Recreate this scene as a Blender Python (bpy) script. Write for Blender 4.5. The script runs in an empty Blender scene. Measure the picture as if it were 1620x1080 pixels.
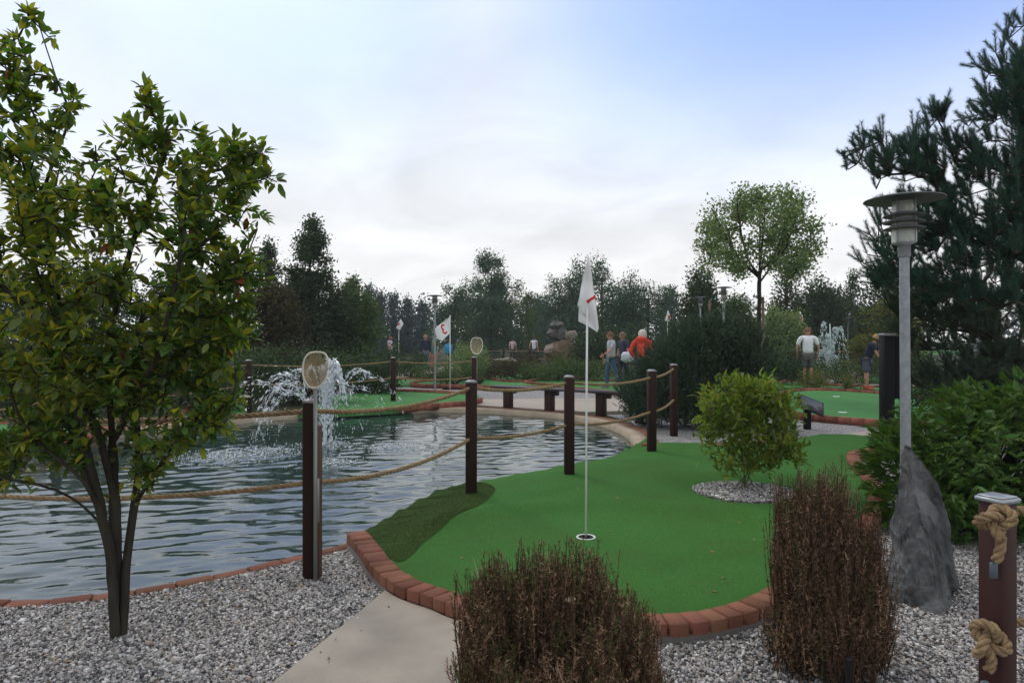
import bpy, math, random
import numpy as np
from mathutils import Vector, Matrix, noise
from mathutils.geometry import delaunay_2d_cdt

S = bpy.context.scene
COL = S.collection
R = math.radians
rng = np.random.default_rng(7)
random.seed(7)

# ------------------------------------------------------------------ camera, sky, sun
HC, F = 1.35, 1100.0                     # camera height, focal length for a 1620 px wide picture
cam = bpy.data.cameras.new('camera'); co = bpy.data.objects.new('camera', cam); COL.objects.link(co)
co.location = (0, 0, HC); co.rotation_euler = (R(90), 0, 0)
cam.sensor_width = 36; cam.lens = 36*F/1620; cam.clip_end = 2000; cam.clip_start = 0.05
S.camera = co
S.view_settings.view_transform = 'Standard'
S.view_settings.look = 'None'
S.view_settings.exposure = 0.0
S.view_settings.gamma = 1.0
S.view_settings.use_curve_mapping = False
try:
    S.cycles.max_bounces = 6; S.cycles.transparent_max_bounces = 8
    S.cycles.diffuse_bounces = 3; S.cycles.glossy_bounces = 3; S.cycles.transmission_bounces = 4
    S.cycles.caustics_reflective = False; S.cycles.caustics_refractive = False
except Exception: pass

SUN_EL, SUN_AZ = 48, -35                 # sun ahead of the camera and to the left, behind thin cloud
W = bpy.data.worlds.new('World'); S.world = W; W.use_nodes = True
nt = W.node_tree; N = nt.nodes; L = nt.links; N.clear()
def node(tree, t, **kw):
    n = tree.nodes.new(t)
    for k, v in kw.items(): setattr(n, k, v)
    return n
out = node(nt, 'ShaderNodeOutputWorld'); bg = node(nt, 'ShaderNodeBackground'); bg.inputs['Strength'].default_value = 0.1
sky = node(nt, 'ShaderNodeTexSky'); sky.sky_type = 'NISHITA'; sky.sun_disc = False
sky.sun_elevation = R(SUN_EL); sky.sun_rotation = R(SUN_AZ)
tc = node(nt, 'ShaderNodeTexCoord')
sep = node(nt, 'ShaderNodeSeparateXYZ'); L.new(tc.outputs['Generated'], sep.inputs[0])
def wmath(op, a, b=None, c=None, clamp=False):
    m = node(nt, 'ShaderNodeMath', operation=op, use_clamp=clamp)
    for i, v in enumerate((a, b, c)):
        if v is None: continue
        if isinstance(v, (int, float)): m.inputs[i].default_value = v
        else: L.new(v, m.inputs[i])
    return m.outputs[0]
zz = wmath('MAXIMUM', sep.outputs[2], 0.0)
den = wmath('ADD', zz, 0.22)
cx = wmath('DIVIDE', sep.outputs[0], den); cy = wmath('DIVIDE', sep.outputs[1], den)
cmb = node(nt, 'ShaderNodeCombineXYZ'); L.new(cx, cmb.inputs[0]); L.new(cy, cmb.inputs[1])
def wnoise(scale, detail, off):
    mp = node(nt, 'ShaderNodeMapping'); mp.inputs['Location'].default_value = off; L.new(cmb.outputs[0], mp.inputs[0])
    n = node(nt, 'ShaderNodeTexNoise'); n.inputs['Scale'].default_value = scale; n.inputs['Detail'].default_value = detail
    n.inputs['Roughness'].default_value = 0.5; n.inputs['Distortion'].default_value = 0.4
    L.new(mp.outputs[0], n.inputs['Vector']); return n.outputs['Fac']
n1 = wnoise(0.9, 5, (3.1, 1.7, 0)); n2 = wnoise(2.2, 6, (8.3, 4.4, 0))
# brightness of the cloud sheet: near white at the horizon, a little greyer and bluer higher up
ramp = node(nt, 'ShaderNodeValToRGB'); L.new(zz, ramp.inputs[0])
cr = ramp.color_ramp; cr.elements[0].position = 0; cr.elements[0].color = (.93, .93, .92, 1)
cr.elements[1].position = .50; cr.elements[1].color = (.80, .84, .91, 1)
e = cr.elements.new(.10); e.color = (.90, .905, .91, 1)
e = cr.elements.new(.28); e.color = (.80, .85, .92, 1)
e = cr.elements.new(1.0); e.color = (.84, .84, .82, 1)
v = wmath('MULTIPLY_ADD', n2, 0.62, 0.80)
v10 = wmath('MULTIPLY', v, 10.0)
cl = node(nt, 'ShaderNodeMix', data_type='RGBA', blend_type='MULTIPLY'); cl.inputs[0].default_value = 1; cl.clamp_result = False
L.new(ramp.outputs[0], cl.inputs[6])
c3 = node(nt, 'ShaderNodeCombineXYZ')
for i in range(3): L.new(v10, c3.inputs[i])
L.new(c3.outputs[0], cl.inputs[7])
# thinner cloud towards a break in the sheet high on the right
dv = Vector((.47, 1.0, .62)).normalized()
dot = node(nt, 'ShaderNodeVectorMath', operation='DOT_PRODUCT'); dot.inputs[1].default_value = dv
L.new(tc.outputs['Generated'], dot.inputs[0])
brk = node(nt, 'ShaderNodeMapRange', interpolation_type='SMOOTHSTEP'); L.new(dot.outputs['Value'], brk.inputs[0])
brk.inputs[1].default_value = .86; brk.inputs[2].default_value = 1.0; brk.inputs[3].default_value = 0; brk.inputs[4].default_value = .9
thin = node(nt, 'ShaderNodeMapRange', interpolation_type='SMOOTHSTEP'); L.new(n1, thin.inputs[0])
thin.inputs[1].default_value = .47; thin.inputs[2].default_value = .72; thin.inputs[3].default_value = 0; thin.inputs[4].default_value = .55
hi = node(nt, 'ShaderNodeMapRange', interpolation_type='SMOOTHSTEP'); L.new(zz, hi.inputs[0])
hi.inputs[1].default_value = .14; hi.inputs[2].default_value = .42
thin2 = wmath('MULTIPLY', thin.outputs[0], hi.outputs[0])
dot2 = node(nt, 'ShaderNodeVectorMath', operation='DOT_PRODUCT'); dot2.inputs[1].default_value = Vector((-.33, 1.0, .56)).normalized()
L.new(tc.outputs['Generated'], dot2.inputs[0])
brk2 = node(nt, 'ShaderNodeMapRange', interpolation_type='SMOOTHSTEP'); L.new(dot2.outputs['Value'], brk2.inputs[0])
brk2.inputs[1].default_value = .945; brk2.inputs[2].default_value = 1.0; brk2.inputs[3].default_value = 0; brk2.inputs[4].default_value = .6
breaks = wmath('MAXIMUM', brk.outputs[0], brk2.outputs[0])
fac = wmath('MAXIMUM', thin2, wmath('MULTIPLY', breaks, hi.outputs[0]))
mixs = node(nt, 'ShaderNodeMix', data_type='RGBA'); mixs.clamp_result = False
L.new(fac, mixs.inputs[0]); L.new(cl.outputs[2], mixs.inputs[6])
skm = node(nt, 'ShaderNodeMix', data_type='RGBA', blend_type='MULTIPLY'); skm.inputs[0].default_value = 1; skm.clamp_result = False
L.new(sky.outputs[0], skm.inputs[6]); skm.inputs[7].default_value = (1.5, 1.64, 2.15, 1)
L.new(skm.outputs[2], mixs.inputs[7])
L.new(mixs.outputs[2], bg.inputs[0]); L.new(bg.outputs[0], out.inputs[0])

sl = bpy.data.lights.new('sun', 'SUN'); sl.energy = 0.9; sl.angle = R(14); sl.color = (1, .94, .84)
so = bpy.data.objects.new('sun', sl); COL.objects.link(so)
az, el = R(SUN_AZ), R(SUN_EL)
so.rotation_euler = Vector((math.sin(az)*math.cos(el), math.cos(az)*math.cos(el), math.sin(el))).to_track_quat('Z', 'Y').to_euler()

# ------------------------------------------------------------------ places
def P(px, py, D):
    return Vector(((px-810)/F*D, D, HC-(py-540)/F*D))
def G(px, py, z=0.0):
    D = (HC-z)*F/(py-540)
    return Vector(((px-810)/F*D, D, z))
def depth(py, z=0.0): return (HC-z)*F/(py-540)
ZG = -0.06       # gravel and soil level
ZW = -0.135      # water level

# ------------------------------------------------------------------ materials
MATS = {}
def mat(name, rgb, rough=.7, metal=0.0, var=0.0, var_scale=8.0, bump=0.0, bump_scale=40.0, island=0.0, objrand=0.0,
        rgb2=None, spec=None, trans=0.0, coord='Object', detail=4, emit=None, stretch=None, hue=0.0, coat=0):
    if name in MATS: return MATS[name]
    m = bpy.data.materials.new(name); m.use_nodes = True; MATS[name] = m
    t = m.node_tree; t.nodes.clear()
    o = node(t, 'ShaderNodeOutputMaterial'); b = node(t, 'ShaderNodeBsdfPrincipled')
    b.inputs['Roughness'].default_value = rough; b.inputs['Metallic'].default_value = metal
    b.inputs['Specular IOR Level'].default_value = spec if spec is not None else (.5 if metal else .2)
    if coat: b.inputs['Coat Weight'].default_value = coat; b.inputs['Coat Roughness'].default_value = .1
    cur = node(t, 'ShaderNodeRGB'); cur.outputs[0].default_value = (*rgb, 1); cur = cur.outputs[0]
    tcn = node(t, 'ShaderNodeTexCoord'); vec = tcn.outputs[coord]
    if stretch:
        mp = node(t, 'ShaderNodeMapping'); mp.inputs['Scale'].default_value = stretch; t.links.new(vec, mp.inputs[0]); vec = mp.outputs[0]
    def noise_(scale, det=detail):
        n = node(t, 'ShaderNodeTexNoise'); n.inputs['Scale'].default_value = scale; n.inputs['Detail'].default_value = det
        t.links.new(vec, n.inputs['Vector']); return n.outputs['Fac']
    if rgb2 is not None:
        mr = node(t, 'ShaderNodeMapRange'); t.links.new(noise_(var_scale), mr.inputs[0]); mr.inputs[1].default_value = .35; mr.inputs[2].default_value = .65
        mx = node(t, 'ShaderNodeMix', data_type='RGBA'); t.links.new(mr.outputs[0], mx.inputs[0])
        t.links.new(cur, mx.inputs[6]); mx.inputs[7].default_value = (*rgb2, 1); cur = mx.outputs[2]
    def hsv(src, amt, hueamt, cur):
        h = node(t, 'ShaderNodeHueSaturation'); mr = node(t, 'ShaderNodeMapRange'); t.links.new(src, mr.inputs[0])
        mr.inputs[3].default_value = 1-amt; mr.inputs[4].default_value = 1+amt
        t.links.new(mr.outputs[0], h.inputs['Value'])
        if hueamt:
            wn = node(t, 'ShaderNodeTexWhiteNoise', noise_dimensions='1D'); t.links.new(src, wn.inputs['W'])
            m2 = node(t, 'ShaderNodeMapRange'); t.links.new(wn.outputs['Value'], m2.inputs[0])
            m2.inputs[3].default_value = .5-hueamt; m2.inputs[4].default_value = .5+hueamt*.4; t.links.new(m2.outputs[0], h.inputs['Hue'])
        t.links.new(cur, h.inputs['Color']); return h.outputs[0]
    if var: cur = hsv(noise_(var_scale*1.7), var, 0, cur)
    if island:
        g = node(t, 'ShaderNodeNewGeometry'); cur = hsv(g.outputs['Random Per Island'], island, hue, cur)
    if objrand:
        oi = node(t, 'ShaderNodeObjectInfo'); cur = hsv(oi.outputs['Random'], objrand, hue if not island else 0, cur)
    t.links.new(cur, b.inputs['Base Color'])
    if bump:
        bp = node(t, 'ShaderNodeBump'); bp.inputs['Strength'].default_value = min(1, bump); bp.inputs['Distance'].default_value = .01*max(1, bump)
        t.links.new(noise_(bump_scale), bp.inputs['Height']); t.links.new(bp.outputs[0], b.inputs['Normal'])
    sh = b.outputs[0]
    if emit: b.inputs['Emission Color'].default_value = (*emit, 1); b.inputs['Emission Strength'].default_value = 1
    if trans:
        tr = node(t, 'ShaderNodeBsdfTranslucent')
        mul = node(t, 'ShaderNodeMix', data_type='RGBA', blend_type='MULTIPLY'); mul.inputs[0].default_value = 1; mul.clamp_result = False
        t.links.new(cur, mul.inputs[6]); mul.inputs[7].default_value = (1.5, 1.6, .6, 1); t.links.new(mul.outputs[2], tr.inputs[0])
        ms = node(t, 'ShaderNodeMixShader'); ms.inputs[0].default_value = trans
        t.links.new(sh, ms.inputs[1]); t.links.new(tr.outputs[0], ms.inputs[2]); sh = ms.outputs[0]
    t.links.new(sh, o.inputs[0])
    return m

# ------------------------------------------------------------------ mesh helpers
def mesh(name, V, T, m, smooth=False, mi=None):
    V = np.asarray(V, np.float32).reshape(-1, 3); T = np.asarray(T, np.int32).reshape(-1, 3)
    me = bpy.data.meshes.new(name)
    me.vertices.add(len(V)); me.vertices.foreach_set('co', V.ravel())
    me.loops.add(len(T)*3); me.loops.foreach_set('vertex_index', T.ravel())
    me.polygons.add(len(T)); me.polygons.foreach_set('loop_start', np.arange(0, len(T)*3, 3, dtype=np.int32))
    me.polygons.foreach_set('loop_total', np.full(len(T), 3, np.int32))
    if smooth: me.polygons.foreach_set('use_smooth', np.ones(len(T), bool))
    for q in (m if isinstance(m, (list, tuple)) else [m]): me.materials.append(q)
    if mi is not None: me.polygons.foreach_set('material_index', np.asarray(mi, np.int32))
    me.update(calc_edges=True)
    return me
def obj(name, me, parent=None, loc=None, **props):
    o = bpy.data.objects.new(name, me); COL.objects.link(o)
    if loc is not None: o.location = loc
    if parent is not None: o.parent = parent
    for k, v_ in props.items(): o[k] = v_
    return o
def mobj(name, VT, m, parent=None, smooth=False, loc=None, **props):
    return obj(name, mesh(name, VT[0], VT[1], m, smooth), parent, loc, **props)
def thing(name, label, cat, loc=(0, 0, 0), rz=0.0, group=None, **pr):
    o = bpy.data.objects.new(name, None); COL.objects.link(o); o.location = loc; o.rotation_euler = (0, 0, rz)
    o.empty_display_size = .1
    o['label'] = label; o['category'] = cat
    if group: o['group'] = group
    return o
def tag(o, label, cat, group=None):
    o['label'] = label; o['category'] = cat
    if group: o['group'] = group
    return o
def join(*vts):
    Vs, Ts, n = [], [], 0
    for V, T in vts:
        V = np.asarray(V, float).reshape(-1, 3); T = np.asarray(T, int).reshape(-1, 3)
        Vs.append(V); Ts.append(T+n); n += len(V)
    if not Vs: return np.zeros((0, 3)), np.zeros((0, 3), int)
    return np.vstack(Vs), np.vstack(Ts)
def xf(VT, loc=(0, 0, 0), rz=0.0, rx=0.0, ry=0.0, s=1.0):
    M = (Matrix.Rotation(rz, 3, 'Z') @ Matrix.Rotation(ry, 3, 'Y') @ Matrix.Rotation(rx, 3, 'X'))
    return (np.asarray(VT[0])*s) @ np.array(M).T + np.asarray(loc), VT[1]
def box(x0, x1, y0, y1, z0, z1, c=0.0):
    """box with chamfered edges"""
    if c <= 0:
        V = [(x, y, z) for z in (z0, z1) for y in (y0, y1) for x in (x0, x1)]
        q = [(0, 2, 3, 1), (4, 5, 7, 6), (0, 1, 5, 4), (2, 6, 7, 3), (0, 4, 6, 2), (1, 3, 7, 5)]
        return np.array(V, float), np.array([t for a in q for t in ((a[0], a[1], a[2]), (a[0], a[2], a[3]))])
    V = []; idx = {}
    lo, hi_ = (x0, y0, z0), (x1, y1, z1)
    for sx in (0, 1):
        for sy in (0, 1):
            for sz in (0, 1):
                s = (sx, sy, sz)
                for ax in range(3):
                    p = [(hi_ if s[k] else lo)[k] + (0 if k == ax else (-c if s[k] else c)) for k in range(3)]
                    idx[(s, ax)] = len(V); V.append(p)
    T = []
    cen = np.array([(a+b)/2 for a, b in zip(lo, hi_)])
    def face(ids):
        p = np.array([V[i] for i in ids]); n = np.cross(p[1]-p[0], p[2]-p[0])
        if np.dot(n, p.mean(0)-cen) < 0: ids = ids[::-1]
        for k in range(1, len(ids)-1): T.append((ids[0], ids[k], ids[k+1]))
    for ax in range(3):
        a, b = [k for k in range(3) if k != ax]
        for s in (0, 1):
            ids = []
            for (u, w) in ((0, 0), (1, 0), (1, 1), (0, 1)):
                q = [0, 0, 0]; q[ax] = s; q[a] = u; q[b] = w; ids.append(idx[(tuple(q), ax)])
            face(ids)
        for (u, w) in ((0, 0), (1, 0), (1, 1), (0, 1)):
            q0 = [0, 0, 0]; q0[a] = u; q0[b] = w; q1 = list(q0); q1[ax] = 1
            q0, q1 = tuple(q0), tuple(q1)
            face([idx[(q0, a)], idx[(q1, a)], idx[(q1, b)], idx[(q0, b)]])
    for s in [(i, j, k) for i in (0, 1) for j in (0, 1) for k in (0, 1)]:
        face([idx[(s, 0)], idx[(s, 1)], idx[(s, 2)]])
    return np.array(V, float), np.array(T)
def lathe(prof, seg=24, loc=(0, 0, 0)):
    prof = np.array(prof, float); n = len(prof); a = np.arange(seg)*2*math.pi/seg
    V = np.stack([np.outer(prof[:, 0], np.cos(a)), np.outer(prof[:, 0], np.sin(a)), np.repeat(prof[:, 1:2], seg, 1)], -1).reshape(-1, 3)
    T = []
    for i in range(n-1):
        for j in range(seg):
            a0, a1 = i*seg+j, i*seg+(j+1) % seg; b0, b1 = a0+seg, a1+seg
            T += [(a0, a1, b1), (a0, b1, b0)]
    return V+np.asarray(loc), np.array(T)
def smooth_pts(pts, n=8, closed=False):
    pts = [Vector(p) for p in pts]; m = len(pts); res = []
    rg = range(m) if closed else range(m-1)
    for i in rg:
        if closed: p0, p1, p2, p3 = pts[i-1], pts[i], pts[(i+1) % m], pts[(i+2) % m]
        else: p0, p1, p2, p3 = pts[max(0, i-1)], pts[i], pts[i+1], pts[min(m-1, i+2)]
        for k in range(n):
            t = k/n
            res.append(.5*((2*p1)+(p2-p0)*t+(2*p0-5*p1+4*p2-p3)*t*t+(3*p1-p0-3*p2+p3)*t*t*t))
    if not closed: res.append(pts[-1])
    return res
def resample(pts, step):
    A = np.array([tuple(p) for p in pts]); d = np.r_[0, np.cumsum(np.linalg.norm(np.diff(A, axis=0), axis=1))]
    n = max(2, int(round(d[-1]/step))+1); s = np.linspace(0, d[-1], n)
    return np.stack([np.interp(s, d, A[:, k]) for k in range(A.shape[1])], 1)
def frames(A):
    T = np.gradient(A, axis=0); T /= np.linalg.norm(T, axis=1, keepdims=True)+1e-12
    n = np.cross(T[0], (0, 0, 1.0)); 
    if np.linalg.norm(n) < .1: n = np.cross(T[0], (1.0, 0, 0))
    n /= np.linalg.norm(n); Ns = [n]
    for i in range(1, len(A)):
        n = Ns[-1]-T[i]*np.dot(Ns[-1], T[i]); n /= np.linalg.norm(n)+1e-12; Ns.append(n)
    Ns = np.array(Ns); return T, Ns, np.cross(T, Ns)
def sweep(pts, r, sides=6, cap=True):
    A = np.array([tuple(p) for p in pts], float); T, Nn, B = frames(A); n = len(A)
    r = np.broadcast_to(np.asarray(r, float), (n,)); a = np.arange(sides)*2*math.pi/sides
    V = A[:, None]+r[:, None, None]*(np.cos(a)[None, :, None]*Nn[:, None]+np.sin(a)[None, :, None]*B[:, None])
    V = V.reshape(-1, 3); i = np.arange(n-1)[:, None]*sides; j = np.arange(sides)[None]; k = (j+1) % sides
    a0, a1 = i+j, i+k; b0, b1 = a0+sides, a1+sides
    Tt = np.concatenate([np.stack([a0, a1, b1], -1).reshape(-1, 3), np.stack([a0, b1, b0], -1).reshape(-1, 3)])
    if cap:
        c0 = len(V); V = np.vstack([V, A[0], A[-1]])
        jj = np.arange(sides); kk = (jj+1) % sides; e = (n-1)*sides
        Tt = np.vstack([Tt, np.stack([np.full(sides, c0), kk, jj], -1), np.stack([np.full(sides, c0+1), e+jj, e+kk], -1)])
    return V, Tt
def twisted(pts, R0, pitch, sides=6, per=9, strands=3):
    A = resample(pts, pitch/per); T, Nn, B = frames(A); ph = np.arange(len(A))*2*math.pi/per; o = []
    for k in range(strands):
        a = ph+k*2*math.pi/strands
        o.append(sweep(A+R0*.54*(np.cos(a)[:, None]*Nn+np.sin(a)[:, None]*B), R0*.50, sides))
    return join(*o)
def tubes(A, B, ra, rb, sides=5):
    """many separate frustums at once"""
    A, B = np.asarray(A, float), np.asarray(B, float); ra, rb = np.asarray(ra), np.asarray(rb)
    D = B-A; D /= np.linalg.norm(D, axis=1, keepdims=True)+1e-12
    ref = np.where(np.abs(D[:, 2:3]) < .9, np.array([[0, 0, 1.0]]), np.array([[1.0, 0, 0]]))
    U = np.cross(D, ref); U /= np.linalg.norm(U, axis=1, keepdims=True); Wv = np.cross(D, U)
    a = np.arange(sides)*2*math.pi/sides
    ring = np.cos(a)[None, :, None]*U[:, None]+np.sin(a)[None, :, None]*Wv[:, None]
    V = np.concatenate([A[:, None]+ra[:, None, None]*ring, B[:, None]+rb[:, None, None]*ring], 1)
    j = np.arange(sides); k = (j+1) % sides
    t = np.concatenate([np.stack([j, j+sides, k+sides], -1), np.stack([j, k+sides, k], -1)])
    T = (np.arange(len(A))*2*sides)[:, None, None]+t[None]
    return V.reshape(-1, 3), T.reshape(-1, 3)
LEAF8 = (np.array([(0, 0, 0), (-.42, .33, .05), (0, .36, -.04), (.42, .33, .05), (-.36, .68, .02), (0, .7, -.05), (.36, .68, .02), (0, 1, -.10)]),
         np.array([(0, 2, 1), (0, 3, 2), (1, 2, 5), (1, 5, 4), (2, 3, 6), (2, 6, 5), (4, 5, 7), (5, 6, 7)]))
DIAM = (np.array([(0, 0, 0), (-.5, .5, .06), (0, 1, 0), (.5, .5, .06)]), np.array([(0, 3, 2), (0, 2, 1)]))
NEED = (np.array([(-.5, 0, 0), (.5, 0, 0), (0, 1, 0)]), np.array([(0, 1, 2)]))
TRI3 = (np.array([(0, 0, 0), (-.5, .45, .1), (0, 1, 0), (.5, .55, -.05)]), np.array([(0, 3, 2), (0, 2, 1)]))
def unit(v): return v/(np.linalg.norm(v, axis=-1, keepdims=True)+1e-12)
def rdir(n): return unit(rng.normal(size=(n, 3)))
def cards(Pn, D, Nn, Ln, Wd, tpl):
    Pn = np.asarray(Pn, float); n = len(Pn); D = unit(D); Sd = unit(np.cross(D, Nn)); Nn = np.cross(Sd, D)
    Ln = np.broadcast_to(Ln, (n,))[:, None, None]; Wd = np.broadcast_to(Wd, (n,))[:, None, None]
    tv, tt = tpl
    V = Pn[:, None]+Ln*tv[None, :, 1:2]*D[:, None]+Wd*tv[None, :, 0:1]*Sd[:, None]+Ln*tv[None, :, 2:3]*Nn[:, None]
    T = (np.arange(n)*len(tv))[:, None, None]+tt[None]
    return V.reshape(-1, 3), T.reshape(-1, 3)
def in_poly(X, Y, poly):
    X, Y = np.asarray(X, float), np.asarray(Y, float); r = np.zeros(X.shape, bool); n = len(poly)
    for i in range(n):
        x0, y0 = poly[i][0], poly[i][1]; x1, y1 = poly[(i+1) % n][0], poly[(i+1) % n][1]
        if y0 == y1: continue
        c = ((y0 > Y) != (y1 > Y)) & (X < (x1-x0)*(Y-y0)/(y1-y0)+x0); r ^= c
    return r
def sheet(outer, z, holes=(), skirt=0.0, grid=0.0, zf=None):
    """flat or gently shaped ground sheet with clean outline, holes and a skirt downwards"""
    vs, es = [], []
    for lp in [outer]+list(holes):
        b = len(vs); vs += [Vector((p[0], p[1])) for p in lp]; es += [(b+i, b+(i+1) % len(lp)) for i in range(len(lp))]
    if grid:
        O = np.array([(p[0], p[1]) for p in outer]); x0, y0 = O.min(0); x1, y1 = O.max(0)
        gx, gy = np.meshgrid(np.arange(x0, x1, grid), np.arange(y0, y1, grid)); gx, gy = gx.ravel(), gy.ravel()
        k = in_poly(gx, gy, outer)
        for h in holes: k &= ~in_poly(gx, gy, h)
        vs += [Vector((a, b)) for a, b in zip(gx[k], gy[k])]
    r = delaunay_2d_cdt(vs, es, [], 0, 1e-5)
    V2 = np.array([tuple(p) for p in r[0]]); T = np.array([tuple(f) for f in r[2]])
    C = V2[T].mean(1); k = in_poly(C[:, 0], C[:, 1], outer)
    for h in holes: k &= ~in_poly(C[:, 0], C[:, 1], h)
    T = T[k]
    zf = zf or (lambda x, y: np.full(np.shape(x), z, float))
    V = np.column_stack([V2, zf(V2[:, 0], V2[:, 1])])
    parts = [(V, T)]
    if skirt:
        for lp in [outer]+list(holes):
            A = np.array([(p[0], p[1]) for p in lp]); zt = zf(A[:, 0], A[:, 1]); n = len(A)
            SV = np.vstack([np.column_stack([A, zt]), np.column_stack([A, zt-skirt])])
            i = np.arange(n); j = (i+1) % n
            parts.append((SV, np.vstack([np.stack([i, i+n, j+n], -1), np.stack([i, j+n, j], -1)])))
    return join(*parts)
def loop(pix, z=0.0, n=6, sm=True):
    p = [G(a, b, z) for a, b in pix]
    return smooth_pts(p, n, True) if sm else p

# ------------------------------------------------------------------ ground, pond, gravel, greens
pond_px = [(0, 952), (110, 946), (200, 936), (300, 918), (400, 896), (480, 878), (530, 866), (556, 858), (572, 850), (592, 838), (640, 810), (700, 779), (745, 768),
           (800, 757), (860, 747), (930, 734), (970, 726), (998, 713), (1004, 697), (985, 680), (940, 665), (870, 655), (760, 648),
           (690, 647), (600, 650), (500, 655), (420, 660), (330, 668), (250, 676), (190, 684), (120, 694), (40, 706), (-20, 716)]
pond = [G(a, b, ZG) for a, b in pond_px]+[Vector((-7.6, 8.0, ZG)), Vector((-8.0, 6.4, ZG)), Vector((-7.3, 5.0, ZG)), Vector((-5.6, 4.1, ZG)), Vector((-4.2, 3.84, ZG))]
pond = smooth_pts(pond, 4, True)

M_soil = mat('soil', (.045, .035, .022), .95, rgb2=(.05, .065, .025), var_scale=1.3, var=.3, bump=1, bump_scale=22)
big = [(-500, -60), (500, -60), (500, 900), (-500, 900)]
mobj('ground', sheet([Vector((*p, 0)) for p in big], ZG-.004, holes=[pond], skirt=0), M_soil, kind='structure')
M_conc_wall = mat('pond_wall_concrete', (.34, .29, .22), .85, var=.25, var_scale=6, bump=.5)
A = np.array([(p[0], p[1]) for p in pond]); n_ = len(A)
SV = np.vstack([np.column_stack([A, np.full(n_, ZG-.002)]), np.column_stack([A, np.full(n_, -.6)])]); i_ = np.arange(n_); j_ = (i_+1) % n_
mobj('pond_wall', (SV, np.vstack([np.stack([i_, i_+n_, j_+n_], -1), np.stack([i_, j_+n_, j_], -1)])), M_conc_wall, kind='structure')

def gravel_material():
    m = bpy.data.materials.new('gravel_bed'); m.use_nodes = True; t = m.node_tree; b = t.nodes['Principled BSDF']; b.inputs['Roughness'].default_value = .85
    tcn = node(t, 'ShaderNodeTexCoord'); vo = node(t, 'ShaderNodeTexVoronoi'); vo.inputs['Scale'].default_value = 70
    vo.inputs['Randomness'].default_value = 1
    t.links.new(tcn.outputs['Object'], vo.inputs['Vector'])
    sp = node(t, 'ShaderNodeSeparateColor'); t.links.new(vo.outputs['Color'], sp.inputs[0])
    rp = node(t, 'ShaderNodeValToRGB'); e_ = rp.color_ramp
    e_.elements[0].color = (.10, .10, .11, 1); e_.elements[1].color = (.66, .65, .64, 1)
    q = e_.elements.new(.3); q.color = (.24, .235, .25, 1); q = e_.elements.new(.7); q.color = (.42, .39, .37, 1)
    t.links.new(sp.outputs[0], rp.inputs[0])
    dm = node(t, 'ShaderNodeMapRange'); dm.inputs[1].default_value = .0; dm.inputs[2].default_value = .55; dm.inputs[3].default_value = 1; dm.inputs[4].default_value = .55
    t.links.new(vo.outputs['Distance'], dm.inputs[0])
    mx = node(t, 'ShaderNodeMix', data_type='RGBA', blend_type='MULTIPLY'); mx.inputs[0].default_value = .6
    t.links.new(rp.outputs[0], mx.inputs[6]); t.links.new(dm.outputs[0], mx.inputs[7]); t.links.new(mx.outputs[2], b.inputs['Base Color'])
    bp = node(t, 'ShaderNodeBump'); bp.inputs['Strength'].default_value = .9; bp.inputs['Distance'].default_value = .012; bp.invert = True
    t.links.new(vo.outputs['Distance'], bp.inputs['Height']); t.links.new(bp.outputs[0], b.inputs['Normal'])
    return m
M_gravel = gravel_material()
M_conc = mat('path_concrete', (.41, .36, .30), .9, rgb2=(.32, .285, .24), var_scale=2.5, var=.26, bump=.6, bump_scale=160, detail=9)
M_conc_far = mat('far_path_concrete', (.42, .36, .31), .9, rgb2=(.37, .32, .27), var_scale=1.2, var=.08, bump=.3, bump_scale=60)
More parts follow.
